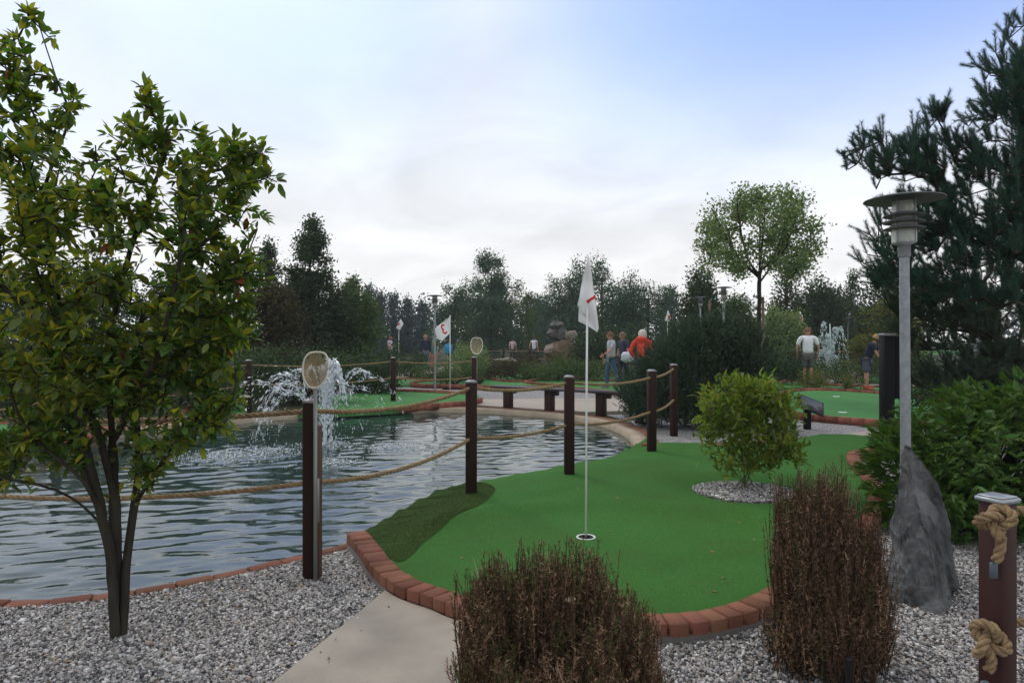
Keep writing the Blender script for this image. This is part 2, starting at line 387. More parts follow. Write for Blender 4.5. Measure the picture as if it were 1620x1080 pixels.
def turf_material(name, rgb, k=1.0):
    m = bpy.data.materials.new(name); m.use_nodes = True; t = m.node_tree; b = t.nodes['Principled BSDF']; b.inputs['Roughness'].default_value = .8
    b.inputs['Specular IOR Level'].default_value = .04
    tcn = node(t, 'ShaderNodeTexCoord')
    def nz(s, d, r=.6):
        n = node(t, 'ShaderNodeTexNoise'); n.inputs['Scale'].default_value = s; n.inputs['Detail'].default_value = d; n.inputs['Roughness'].default_value = r
        t.links.new(tcn.outputs['Object'], n.inputs['Vector']); return n.outputs['Fac']
    fine, mid, large = nz(130*k**.5, 5, .85), nz(60*k, 3), nz(1.1, 3)
    def mr(src, a, b_, lo=.3, hi2=.7):
        q = node(t, 'ShaderNodeMapRange'); t.links.new(src, q.inputs[0]); q.inputs[1].default_value = lo; q.inputs[2].default_value = hi2
        q.inputs[3].default_value = a; q.inputs[4].default_value = b_; return q.outputs[0]
    mm = node(t, 'ShaderNodeMath', operation='MULTIPLY'); t.links.new(mr(fine, .45, 1.65), mm.inputs[0]); t.links.new(mr(mid, .85, 1.15), mm.inputs[1])
    m3 = node(t, 'ShaderNodeMath', operation='MULTIPLY'); t.links.new(mm.outputs[0], m3.inputs[0]); t.links.new(mr(large, .88, 1.12), m3.inputs[1])  # broad tone drift paints in soft shading of the turf undulations
    wv = node(t, 'ShaderNodeTexNoise'); wv.inputs['Scale'].default_value = 3.2; wv.inputs['Detail'].default_value = 7; wv.inputs['Distortion'].default_value = 1.2; t.links.new(tcn.outputs['Object'], wv.inputs['Vector'])
    dirt = node(t, 'ShaderNodeMix', data_type='RGBA'); dirt.inputs[6].default_value = (*rgb, 1); dirt.inputs[7].default_value = (rgb[0]*1.3, rgb[1]*.97, rgb[2]*1.1, 1)
    t.links.new(mr(wv.outputs['Fac'], 0, .55, .5, .72), dirt.inputs[0])
    h = node(t, 'ShaderNodeHueSaturation'); t.links.new(dirt.outputs[2], h.inputs['Color']); t.links.new(m3.outputs[0], h.inputs['Value'])
    t.links.new(mr(large, .49, .503, .35, .65), h.inputs['Hue'])
    t.links.new(h.outputs[0], b.inputs['Base Color'])
    bp = node(t, 'ShaderNodeBump'); bp.inputs['Strength'].default_value = .8; bp.inputs['Distance'].default_value = .006
    t.links.new(fine, bp.inputs['Height']); t.links.new(bp.outputs[0], b.inputs['Normal'])
    return m
M_turf = turf_material('putting_turf', (.047, .142, .030))
M_turf_far = turf_material('far_putting_turf', (.068, .205, .065), .3)
M_turf_rough = turf_material('rough_turf', (.040, .075, .018), .7)

def bed(name, pix, z=ZG, sm=True, world=None, m=None, holes=(), skirt=.06, kind='stuff', label=None):
    lp = world if world else loop(pix, z, sm=sm)
    o = mobj(name, sheet(lp, z, holes=holes, skirt=skirt), m or M_gravel, kind=kind)
    if kind == 'stuff': o['label'] = label or 'grey gravel covering the ground'; o['category'] = 'gravel'
    return lp, o

# near gravel: one bed left of the path, one right of the green
kerb_px = [(566, 844), (575, 853), (587, 868), (598, 883), (609, 896), (626, 909), (648, 922), (674, 931), (700, 939), (726, 950), (770, 962), (830, 973), (900, 980), (970, 981),
           (1037, 978), (1071, 978), (1102, 974), (1130, 969.5), (1158, 963), (1184, 956.5), (1214, 943.6), (1260, 918), (1310, 885), (1350, 850), (1378, 815), (1388, 785), (1384, 766),
           (1366, 744), (1352, 728), (1350, 718), (1362, 712), (1392, 709)]
kerb = resample(smooth_pts([G(a, b, .03) for a, b in kerb_px], 6), .02)
def offset(A, d):
    T = np.gradient(A[:, :2], axis=0); T /= np.linalg.norm(T, axis=1, keepdims=True)
    return A[:, :2]+d*np.stack([T[:, 1], -T[:, 0]], 1)      # positive = right-hand side of travel (outside the green)
kin = offset(kerb, -.05)[::8]; kout = offset(kerb, .05)[::8]
def sub(pix, z): return [G(a, b, z) for a, b in pix]
pondrim = resample([p for p in pond]+[pond[0]], .1)
green_far = sub([(1440, 706), (1440, 697), (1392, 698), (1345, 692), (1300, 691), (1262, 697), (1200, 702), (1130, 704), (1042, 704)], 0)+sub([(1036, 704), (1022, 702), (1008, 706), (996, 713), (970, 726), (930, 734.5), (860, 748), (800, 758), (745, 769), (700, 780), (640, 811), (592, 838), (574, 848)], ZG)
green = [Vector((a, b, 0)) for a, b in kin]+[Vector((p.x, p.y, 0)) for p in green_far]
circ_c = G(1178, 779); circ = [Vector((circ_c.x+.44*math.cos(a)*(1+.04*math.sin(3*a)), circ_c.y+.42*math.sin(a), 0)) for a in np.linspace(0, 2*math.pi, 40, endpoint=False)]
ridge = np.array([tuple(G(*q)) for q in [(655, 862), (690, 836), (750, 815), (850, 800), (940, 796), (1020, 798), (1120, 806), (1230, 824), (1300, 850)]])
ridge = resample(smooth_pts([Vector(p) for p in ridge], 6), .08)
def zgreen(x, y):
    x = np.asarray(x, float); y = np.asarray(y, float)
    d = np.sqrt(((x[..., None]-ridge[:, 0])**2+(y[..., None]-ridge[:, 1])**2)).min(-1)
    yr = np.interp(x, ridge[:, 0], ridge[:, 1])
    z = .050*np.exp(-(d/.12)**2)+np.where(y > yr, .045*(1-np.exp(-(d/.2)**2)), 0)
    z = z+.02*np.sin(x*1.3+.5)*np.sin(y*.9)
    # fade towards the kerb and the pond
    B = np.array([(p[0], p[1]) for p in pond]); dp = np.sqrt(((x[..., None]-B[::2, 0])**2+(y[..., None]-B[::2, 1])**2)).min(-1)
    K = kin[:, :2]; dk = np.sqrt(((x[..., None]-K[:, 0])**2+(y[..., None]-K[:, 1])**2)).min(-1)
    dc = np.abs(np.sqrt((x-circ_c.x)**2+(y-circ_c.y)**2)-.43)
    return z*np.clip(np.minimum(np.minimum(dp, dk)/.5, dc/.35), 0, 1)-.035*np.exp(-(dp/.22)**2)
mobj('putting_green', sheet(green, 0, holes=[circ], skirt=.14, grid=.07, zf=zgreen), M_turf, smooth=False, kind='structure')
for p in bpy.data.objects['putting_green'].data.polygons: p.use_smooth = abs(p.normal.z) > .5
circ2 = [Vector((p.x, p.y, .012)) for p in circ]
bed('gravel_bed', None, world=circ2, z=.004, label='round gravel bed set into the turf under the leafy shrub')

# rough turf patch: long blades falling towards the water
rough = smooth_pts(sub([(575, 849), (592, 839), (640, 812), (700, 781), (745, 769.5)], ZG)+sub([(775, 773), (783, 785), (757, 806), (722, 824), (696, 845), (664, 868), (636, 888), (612, 880), (594, 864)], 0), 5, True)
bmin = np.min([(p.x, p.y) for p in rough], 0); bmax = np.max([(p.x, p.y) for p in rough], 0)
q = rng.uniform(bmin, bmax, (80000, 2)); q = q[in_poly(q[:, 0], q[:, 1], rough)]
zq = zgreen(q[:, 0], q[:, 1]); n_ = len(q)
dd = unit(np.column_stack([rng.normal(0, .45, n_)-.1, rng.normal(0, .45, n_), np.ones(n_)]))
rt = mobj('rough_turf', cards(np.column_stack([q, zq]), dd, rdir(n_), rng.uniform(.006, .015, n_), .0028, NEED),
          mat('rough_turf_blade', (.052, .088, .022), .9, island=.25, hue=.02, spec=.05), kind='stuff')
tag(rt, 'patch of long dark green turf sloping down to the pond edge', 'turf')
o = mobj('rough_turf_mat', sheet(rough, 0, zf=lambda x, y: zgreen(x, y)+.004, grid=.05), M_turf_rough, smooth=True, kind='structure')

left_bed = [Vector((-6.5, 2.0, 0)), Vector((-6.5, 3.2, 0)), Vector((-5.6, 3.98, 0)), Vector((-4.2, 3.74, 0))]
near_rim = [(0, 958), (110, 952), (200, 942), (300, 924), (400, 902), (480, 884), (530, 872), (552, 866)]
left_bed += [Vector((p.x, p.y-.04, 0)) for p in sub(near_rim, ZG)]+sub([(566, 868), (600, 915), (613, 931)], ZG)
pl = sub([(610, 932), (430, 1080)], -.03)
dirp = (pl[1]-pl[0]); left_bed += [Vector((*(pl[0]+dirp*1.9).xy, 0))]
bed('gravel_bed', None, world=left_bed, z=ZG, label='grey crushed gravel between the pond and the concrete path')
pathL = [Vector((*pl[0].xy, 0)), Vector((*(pl[0]+dirp*2.2).xy, 0)), Vector((.55, 1.5, 0)), Vector((.05, 2.6, 0)), Vector((.0, 3.2, 0))]
kseg = [k for k in kout if G(612, 931).x-.02 < k[0] < -.0 and k[1] < 4.1]
path = [pathL[0], pathL[1], Vector((.5, .9, 0)), Vector((-.22, 2.6, 0)), Vector((-.16, 3.45, 0))]+[Vector((a, b, 0)) for a, b in kseg[::-1]]
o = mobj('path', sheet(path, -.03, skirt=.1), M_conc, kind='structure')
kr = [k for k in kout if k[0] > -.30]
right_bed = [Vector((a, b, 0)) for a, b in kr if b < 6.2 or a > 2.5]+[Vector((3.6, 9.2, 0)), Vector((9, 9.2, 0)), Vector((9, 1.2, 0)), Vector((-.0, 1.2, 0)), Vector((-.24, 2.6, 0)), Vector((-.30, 3.2, 0))]
bed('gravel_bed', None, world=right_bed, z=ZG, label='pale grey crushed gravel right of the putting green')
# gravel and paths beyond the pond
bed('gravel_bed', [(1022, 700), (1044, 703), (1128, 703), (1262, 692), (1262, 668), (1180, 655), (1040, 655), (960, 656), (1000, 668), (1016, 684)], z=ZG, sm=False, label='gravel strip behind the brick edge by the small fence post')
bed('gravel_bed', [(1255, 655), (1330, 662), (1440, 668), (1560, 668), (1560, 700), (1441, 690), (1300, 690), (1258, 694)], z=ZG+.004, sm=False, label='gravel strip around the small sign')
bed('path', [(1330, 686), (1400, 679), (1600, 681), (1600, 712), (1441, 694), (1392, 693)], z=ZG+.010, sm=False, m=M_conc_far, kind='structure')
bed('gravel_bed', [(700, 614), (1005, 616), (1010, 630), (860, 630), (700, 632)], z=ZG, label='pale gravel strip behind the low bench', sm=False)
bed('gravel_bed', [(1200, 594), (1300, 590), (1410, 593), (1600, 594), (1600, 616), (1391, 612), (1247, 610), (1200, 606)], z=ZG, sm=False, label='pale gravel strip behind the right hand green')
bed('gravel_bed', [(470, 613), (600, 607), (760, 609), (760, 616), (620, 617), (500, 619)], z=ZG, sm=False, label='gravel strip between the two greens behind the fountain')
bed('path', [(700, 632), (860, 630), (1010, 630), (1100, 640), (1100, 655), (1005, 649), (930, 651), (840, 646), (757, 640), (700, 641)], z=ZG+.02, sm=False, m=M_conc_far, kind='structure')
bed('path', [(600, 600), (630, 598), (700, 588), (720, 584), (760, 581), (700, 580), (660, 588), (610, 594), (560, 600)], z=ZG+.012, sm=False, m=M_conc_far, kind='structure')
bed('path', [(560, 550.2), (640, 549), (760, 548.6), (800, 548.2), (800, 546.9), (640, 547), (560, 547.2)], z=ZG+.01, sm=False, m=mat('far_sand', (.36, .27, .19), .95), kind='structure')
bed('path', [(-300, 556), (400, 552), (400, 548), (-300, 549)], z=ZG+.01, sm=False, m=MATS['far_sand'], kind='structure')

# far greens with brick edges
M_brick = mat('brick', (.27, .118, .070), .92, rgb2=(.19, .085, .055), var_scale=9, var=.32, bump=.9, bump_scale=130, objrand=.22, hue=.012, detail=6)
M_brick_far = mat('far_brick', (.27, .10, .068), .9, rgb2=(.20, .075, .05), var_scale=6, var=.2, island=.3)
M_mortar = mat('mortar', (.13, .12, .11), .95, bump=.6, bump_scale=90)
def brick_mesh(l, w, h, k):
    V, T = box(-l/2, l/2, -w/2, w/2, -h, 0, .006); V = V.copy(); r_ = np.random.default_rng(k); V += r_.normal(0, .0011, V.shape); return mesh('brick', V, T, M_brick)
def kerb_run(name, pts, l, w, h, zt, gap=.008, closed=False, maxn=300, footing=True, zf=None, label=None):
    A = resample(pts, l+gap); par = bpy.data.objects.new(name, None); COL.objects.link(par); par['kind'] = 'structure'; par.empty_display_size = .1
    vari = [brick_mesh(l, w, h, 100+k) for k in range(5)]
    T = np.gradient(A, axis=0)
    for i in range(len(A)):
        ang = math.atan2(T[i][1], T[i][0]); o = bpy.data.objects.new('brick', vari[i % 5]); COL.objects.link(o); o.parent = par
        o.location = (A[i][0], A[i][1], zt+rng.normal(0, .0025)); o.rotation_euler = (rng.normal(0, .012), rng.normal(0, .012), ang+rng.normal(0, .018))
    if footing:
        C = resample(pts, .05); a = np.column_stack([offset(C, w/2+.008)]); b = np.column_stack([offset(C, -w/2+.01)])
        n = len(C); z0, z1 = zt-h-.08, zt-h*.62
        V = np.vstack([np.column_stack([a, np.full(n, z1)]), np.column_stack([b, np.full(n, z1)]), np.column_stack([a, np.full(n, z0)])])
        i = np.arange(n-1); Tq = np.vstack([np.stack([i, i+1, i+1+n], -1), np.stack([i, i+1+n, i+n], -1), np.stack([i, i+2*n, i+1], -1), np.stack([i+1, i+2*n, i+1+2*n], -1)])
        mobj('mortar_footing', (V, Tq), M_mortar, par)
    return par
kerb_run('brick_kerb', kerb, .092, .135, .10, .032)
rimA = [Vector((-7.0, 4.72, ZG)), Vector((-5.7, 4.04, ZG)), Vector((-4.2, 3.77, ZG))]+[G(a, b, ZG) for a, b in [(0, 957), (110, 951), (200, 941), (300, 923), (400, 901), (480, 883), (530, 871), (555, 863)]]
kerb_run('pond_kerb', smooth_pts(rimA, 6), .20, .10, .07, ZG+.012, footing=False)
M_ledge = mat('pond_ledge_concrete', (.40, .30, .20), .9, rgb2=(.28, .21, .15), var_scale=5, var=.2, bump=.4)
band_later = True
# concrete ring and brick band round the far end of the pond
def band(name, pts, w0, w1, zt, h, m, **pr):
    C = resample(pts, .12); a, b = offset(C, w0), offset(C, w1); n = len(C)
    V = np.vstack([np.column_stack([a, np.full(n, zt)]), np.column_stack([b, np.full(n, zt)]), np.column_stack([a, np.full(n, zt-h)]), np.column_stack([b, np.full(n, zt-h)])])
    i = np.arange(n-1); f = lambda p, q_, r_, s_: np.vstack([np.stack([p, q_, r_], -1), np.stack([p, r_, s_], -1)])
    T = np.vstack([f(i, i+1, i+1+n, i+n), f(i+2*n, i+1+2*n, i+1, i), f(i+n, i+1+n, i+1+3*n, i+3*n)])
    return mobj(name, (V, T), m, **pr)
lp_ = smooth_pts(rimA, 6); band('pond_rim', lp_, -.085, -.045, ZG-.012, .1, M_ledge, kind='structure')
ring_px = [(1006, 709), (1004, 697), (985, 680), (940, 665), (870, 655), (760, 648), (690, 647), (600, 650), (500, 655), (420, 660), (330, 668), (250, 676), (190, 684), (120, 694), (40, 706), (-20, 716)]
ringp = smooth_pts(sub(ring_px, ZG), 5)
M_ring = mat('pond_rim_concrete', (.43, .35, .26), .9, rgb2=(.33, .27, .2), var_scale=3, var=.18, bump=.5, bump_scale=70)
band('pond_rim', ringp, -.02, .20, ZG+.02, .12, M_ring, kind='structure')
C = resample(ringp, .11); Co = offset(C, .26)
kk = [Vector((a, b, 0)) for a, b in Co if a > -1.2]
kerb_run('pond_kerb', kk, .105, .11, .07, ZG+.03, footing=False)
kk2 = [Vector((a, b, 0)) for a, b in Co if a <= -1.2]
def brick_strip(name, pts, w, h, zt, l=.2, par=None, label=None):
    A = resample(pts, l+.008); T = np.gradient(A, axis=0); vt = []
    for i in range(len(A)):
        vt.append(xf(box(-l/2, l/2, -w/2, w/2, -h, 0), (A[i][0], A[i][1], zt+rng.normal(0, .003)), math.atan2(T[i][1], T[i][0])+rng.normal(0, .02)))
    return mobj(name, join(*vt), M_brick_far, par, kind='stuff' if par else 'structure')
brick_strip('pond_kerb', kk2, .11, .08, ZG+.03)
kerb_run('brick_kerb', sub([(1028, 701), (1042, 702.5), (1128, 702.5), (1255, 695)], .035), .2, .09, .1, .035, footing=False)
def far_green(pix, kerbs, z=0.0):
    lp = loop(pix, z)
    mobj('putting_green', sheet(lp, z, skirt=.1), M_turf_far, kind='structure')
    for k in kerbs:
        brick_strip('brick_kerb', smooth_pts(sub(k, z+.06), 4), .12, .12, z+.065)
far_green([(470, 651), (541, 621), (600, 616), (735, 621), (757, 630), (720, 637), (660, 643), (560, 650)],
          [[(470, 618), (541, 617), (600, 615), (680, 617), (745, 620)], [(640, 643), (700, 637), (740, 634), (758, 630)]])
far_green([(560, 601), (650, 598), (755, 598), (760, 607), (735, 609), (660, 609), (590, 608), (540, 606)],
          [[(560, 599), (650, 597), (755, 596.5)], [(700, 600), (670, 601), (652, 604), (660, 607), (700, 608), (757, 608)]])
far_green([(745, 609), (757, 600), (790, 592), (860, 589), (930, 590), (975, 594), (1005, 602), (1010, 622), (960, 618), (900, 612), (820, 610)],
          [[(757, 599), (790, 591), (860, 588), (930, 589), (990, 594)], [(775, 597), (800, 601), (835, 601), (850, 598), (872, 597)],
           [(872, 597), (845, 600), (832, 603), (860, 606), (900, 606)], [(905, 594), (925, 598), (960, 600), (985, 600)], [(760, 610), (830, 610), (905, 612), (960, 617), (1000, 622)]])
far_green([(1238, 625), (1252, 617), (1320, 615), (1391, 620), (1488, 632), (1560, 640), (1560, 668), (1430, 665), (1333, 659), (1263, 652), (1242, 640)],
          [[(1238, 630), (1246, 617), (1300, 614), (1391, 619), (1488, 631), (1560, 638)], [(1237, 632), (1246, 645), (1263, 653), (1333, 660), (1430, 666), (1560, 669)]])
far_green([(1190, 615), (1215, 604), (1267, 602), (1300, 607), (1380, 611), (1480, 612), (1480, 618), (1400, 617), (1320, 613), (1250, 613)],
          [[(1215, 603), (1267, 601), (1300, 606), (1400, 610), (1480, 611)]])
far_green([(1360, 600), (1400, 590), (1440, 590), (1440, 606), (1400, 605)], [])
far_green([(-260, 700), (-100, 672), (5, 668), (90, 672), (150, 678), (120, 688), (40, 696), (-60, 708)], [[(-60, 668), (5, 664), (90, 668), (160, 674)], [(170, 676), (130, 690), (40, 700), (-60, 712)]])
far_green([(285, 660), (310, 640), (345, 630), (385, 630), (400, 640), (380, 655), (320, 664)], [[(285, 652), (310, 637), (345, 627), (390, 626)]])
far_green([(980, 556), (1200, 552), (1500, 553), (1500, 560), (1200, 561), (980, 562)], [])

# ------------------------------------------------------------------ pebbles (real stones on the near gravel)
M_peb = bpy.data.materials.new('pebble'); M_peb.use_nodes = True
t = M_peb.node_tree; b = t.nodes['Principled BSDF']; b.inputs['Roughness'].default_value = .75
g = node(t, 'ShaderNodeNewGeometry'); rp = node(t, 'ShaderNodeValToRGB'); t.links.new(g.outputs['Random Per Island'], rp.inputs[0])
stops = [(0, (.03, .03, .03)), (.14, (.075, .07, .07)), (.28, (.17, .165, .165)), (.42, (.29, .27, .255)), (.57, (.42, .38, .34)), (.7, (.35, .34, .34)), (.82, (.55, .53, .52)), (.95, (.74, .73, .70)), (.992, (.38, .28, .20)), (1, (.34, .23, .14))]
cr = rp.color_ramp
cr.elements[0].position, cr.elements[0].color = stops[0][0], (*stops[0][1], 1); cr.elements[1].position, cr.elements[1].color = 1, (*stops[-1][1], 1)
for ps, c_ in stops[1:-1]: e = cr.elements.new(ps); e.color = (*c_, 1)
t.links.new(rp.outputs[0], b.inputs['Base Color'])
def pebbles(poly, n, size, z, name, label, x0=None, x1=None, y0=None, y1=None):
    A = np.array([(p[0], p[1]) for p in poly]); lo, hi2 = A.min(0), A.max(0)
    if x0 is not None: lo = np.maximum(lo, (x0, y0)); hi2 = np.minimum(hi2, (x1, y1))
    q = rng.uniform(lo, hi2, (n, 2)); q = q[in_poly(q[:, 0], q[:, 1], poly)]
    # keep only what the camera (or one a step to the side) could see, denser near
    k = np.abs(q[:, 0]) < q[:, 1]*.86+.35; q = q[k]; n = len(q)
    cube = np.array([(x, y, w) for w in (-1, 1) for y in (-1, 1) for x in (-1, 1)], float)*.5
    T6 = box(0, 1, 0, 1, 0, 1)[1]
    s = rng.lognormal(0, .28, (n, 1, 1))*size; asp = rng.uniform(.55, 1.1, (n, 1, 3)); asp[:, :, 2] *= .7
    V = (cube[None]+rng.uniform(-.17, .17, (n, 8, 3)))*asp*s
    ax = rdir(n); th = rng.uniform(0, 3, n)[:, None, None]; axn = ax[:, None]
    V = V*np.cos(th)+np.cross(np.broadcast_to(axn, V.shape), V)*np.sin(th)+axn*(V*axn).sum(-1, keepdims=True)*(1-np.cos(th))
    V += np.column_stack([q, z+rng.uniform(-.002, .008, n)])[:, None]
    T = (np.arange(n)*8)[:, None, None]+T6[None]
    o = mobj(name, (V.reshape(-1, 3), T.reshape(-1, 3)), M_peb, kind='stuff'); tag(o, label, 'gravel'); return o
pebbles(left_bed, 135000, .0106, ZG, 'gravel', 'loose grey pebbles around the foot of the slender tree', -4.2, .4, 2.3, 4.8)
pebbles(right_bed, 165000, .0106, ZG, 'gravel', 'loose pale pebbles around the standing rock', -.4, 4.0, 2.3, 5.6)
pebbles(circ2, 9000, .013, .010, 'gravel', 'loose pebbles in the round bed under the leafy shrub')

pebbles([pathL[0], pathL[1], Vector((pathL[1].x+.25, pathL[1].y, 0)), Vector((pathL[0].x+.12, pathL[0].y-.1, 0))], 70, .008, -.026, 'gravel', 'few stray pebbles kicked onto the edge of the concrete path')
# ------------------------------------------------------------------ water
xs = np.arange(-8.1, 2.1, .026); ys = [3.6]
while ys[-1] < 15.3: ys.append(ys[-1]+.018+.0026*(ys[-1]-3.6)**1.15)
ys = np.array(ys); X, Y = np.meshgrid(xs, ys); Z = np.zeros_like(X)
wr = np.random.default_rng(3)
for k in range(54):
    lam = wr.uniform(.05, .42); d = wr.normal(math.pi*.5, .42)+(.25 if lam < .3 else 0); kx, ky = math.cos(d)*2*math.pi/lam, math.sin(d)*2*math.pi/lam
    amp = .00034*(lam/.2)**1.0
    ph = wr.uniform(0, 6.28); w_ = .6*np.sin(X*wr.uniform(.5, 1.6)+Y*wr.uniform(-1, 1)+ph)
    Z += amp*np.sin(kx*X+ky*Y+ph+w_*1.4)
pm_ = 1+.45*np.sin(X*.9+.7*np.sin(Y*.8))*np.sin(Y*.7+1.3+.5*X)+.25*np.sin(X*2.3-Y*1.1)
Z *= np.clip(pm_, .35, 1.7)
FT = G(514, 704, ZW)
splash = [(FT, .5, .010), (G(420, 716, ZW), .8, .009), (G(622, 708, ZW), .55, .009), (G(520, 732, ZW), .4, .009), (G(340, 722, ZW), .7, .006)]
for c, rr, am in splash:
    d = np.sqrt((X-c.x)**2+(Y-c.y)**2); Z += am*np.exp(-(d/rr)**2)*np.sin(d*26+X*3)*.7+am*.25*np.exp(-d/1.6)*np.sin(d*19)
    Z += am*np.exp(-(d/(rr*.8))**2)*wr.normal(0, .35, X.shape)
ny, nx = X.shape; ii = np.arange(ny*nx).reshape(ny, nx); a, b_, c_, d_ = ii[:-1, :-1].ravel(), ii[:-1, 1:].ravel(), ii[1:, 1:].ravel(), ii[1:, :-1].ravel()
M_water = bpy.data.materials.new('water'); M_water.use_nodes = True; t = M_water.node_tree; b = t.nodes['Principled BSDF']
b.inputs['Base Color'].default_value = (.022, .046, .041, 1); b.inputs['Roughness'].default_value = .03; b.inputs['IOR'].default_value = 1.45
tcn = node(t, 'ShaderNodeTexCoord'); mp = node(t, 'ShaderNodeMapping'); mp.inputs['Scale'].default_value = (1, 2.2, 1); t.links.new(tcn.outputs['Object'], mp.inputs[0])
nz = node(t, 'ShaderNodeTexNoise'); nz.inputs['Scale'].default_value = 9; nz.inputs['Detail'].default_value = 3; nz.inputs['Roughness'].default_value = .5; t.links.new(mp.outputs[0], nz.inputs['Vector'])
bp = node(t, 'ShaderNodeBump'); bp.inputs['Strength'].default_value = .10; bp.inputs['Distance'].default_value = .01; t.links.new(nz.outputs['Fac'], bp.inputs['Height']); t.links.new(bp.outputs[0], b.inputs['Normal'])
o = mobj('water', (np.stack([X, Y, Z+ZW], -1).reshape(-1, 3), np.vstack([np.stack([a, b_, c_], -1), np.stack([a, c_, d_], -1)])), M_water, smooth=True, kind='structure')

# ------------------------------------------------------------------ growing woody plants
def grow(base_paths, targets, seg=.12, wob=.02, rtip=.003, rbase=.05, expo=.46, up=.25):
    """base_paths: polylines (first starts at the ground); targets: crown points joined one by one to the nearest wood"""
    pts, par = [], []
    for path_ in base_paths:
        A = resample(smooth_pts([Vector(p) for p in path_], 5), seg)
        if pts:
            d = np.linalg.norm(np.array(pts)-A[0], axis=1); prev = int(d.argmin()) if d.min() < seg*1.6 else -1
        else: prev = -1
        for p in A:
            pts.append(p+rng.normal(0, wob*.3, 3)); par.append(prev); prev = len(pts)-1
    npth = len(pts)
    targets = np.array(targets); root = np.array(pts[0])
    order = np.argsort(np.array([np.linalg.norm(np.array(pts)-q_, axis=1).min() for q_ in targets]))
    buf = np.zeros((len(pts)+len(targets)*14, 3)); buf[:len(pts)] = pts; tips = []
    for ti in order:
        q_ = targets[ti]; n = len(par); d = np.linalg.norm(buf[:n]-q_, axis=1)+np.maximum(0, buf[:n, 2]-q_[2])*.7
        j = int(d.argmin()); a_ = buf[j]; L_ = np.linalg.norm(q_-a_); m_ = min(12, max(1, int(L_/seg))); prev = j
        ctrl = (a_+q_)/2+np.array([0, 0, up*L_*rng.uniform(-.5, .6)])+rng.normal(0, .08*L_, 3)
        for k in range(1, m_+1):
            s = k/m_; p = (1-s)**2*a_+2*s*(1-s)*ctrl+s*s*q_
            if k < m_: p = p+rng.normal(0, wob, 3)
            buf[len(par)] = p; par.append(prev); prev = len(par)-1
        tips.append(prev)
    n = len(par); Pn = buf[:n]; cnt = np.zeros(n)
    hasch = np.zeros(n, bool)
    for i in range(n):
        if par[i] >= 0: hasch[par[i]] = True
    cnt[~hasch] = 1
    for i in range(n-1, -1, -1):
        if par[i] >= 0: cnt[par[i]] += max(cnt[i], 1)
    # parents always precede children, except main paths rooted on earlier ones
    cnt = np.maximum(cnt, 1); mx = cnt.max(); r = rtip+(rbase-rtip)*(cnt/mx)**expo
    e_ = [i for i in range(n) if par[i] >= 0]; pa = np.array([par[i] for i in e_]); e_ = np.array(e_)
    return Pn, np.array(par), r, e_, pa, np.array(tips)
def wood(Pn, r, e_, pa, sides=6):
    """branch tubes whose rings line up where one piece grows out of the other"""
    n = len(Pn); ed = unit(Pn[e_]-Pn[pa]); nd = np.zeros((n, 3)); big_c = -np.ones(n, int); br_ = np.zeros(n)
    for i, (c, p) in enumerate(zip(e_, pa)):
        nd[c] += ed[i]
        if r[c] > br_[p]: br_[p] = r[c]; big_c[p] = i
    for p in range(n):
        if big_c[p] >= 0: nd[p] += ed[big_c[p]]
    nd = unit(nd+1e-9); main = big_c[pa] == np.arange(len(e_))
    dA = np.where(main[:, None], nd[pa], ed); ra = np.where(main, r[pa], np.minimum(r[pa], r[e_]*1.3)); dB = nd[e_]; rb = r[e_]
    a = np.arange(sides)*2*math.pi/sides; ref = np.array([[.25, 1.0, .15]])
    def ring(d, c, rr):
        U = unit(np.cross(d, ref)); Wv = np.cross(d, U)
        return c[:, None]+rr[:, None, None]*(np.cos(a)[None, :, None]*U[:, None]+np.sin(a)[None, :, None]*Wv[:, None])
    V = np.concatenate([ring(dA, Pn[pa], ra), ring(dB, Pn[e_], rb)], 1); j = np.arange(sides); k = (j+1) % sides
    t = np.concatenate([np.stack([j, j+sides, k+sides], -1), np.stack([j, k+sides, k], -1)])
    T = (np.arange(len(e_))*2*sides)[:, None, None]+t[None]
    return V.reshape(-1, 3), T.reshape(-1, 3)

M_bark = mat('dark_bark', (.024, .021, .016), .9, rgb2=(.048, .042, .030), var_scale=14, var=.3, bump=1, bump_scale=60, stretch=(1, 1, .25))
M_leaf = mat('magnolia_leaf', (.084, .155, .032), .42, island=.5, hue=.06, trans=.45, spec=.45)
M_leafy = mat('yellowing_leaf', (.24, .27, .03), .45, island=.3, hue=.05, trans=.5)
M_leafr = mat('rusty_leaf', (.24, .075, .03), .55, island=.3, hue=.03, trans=.3)

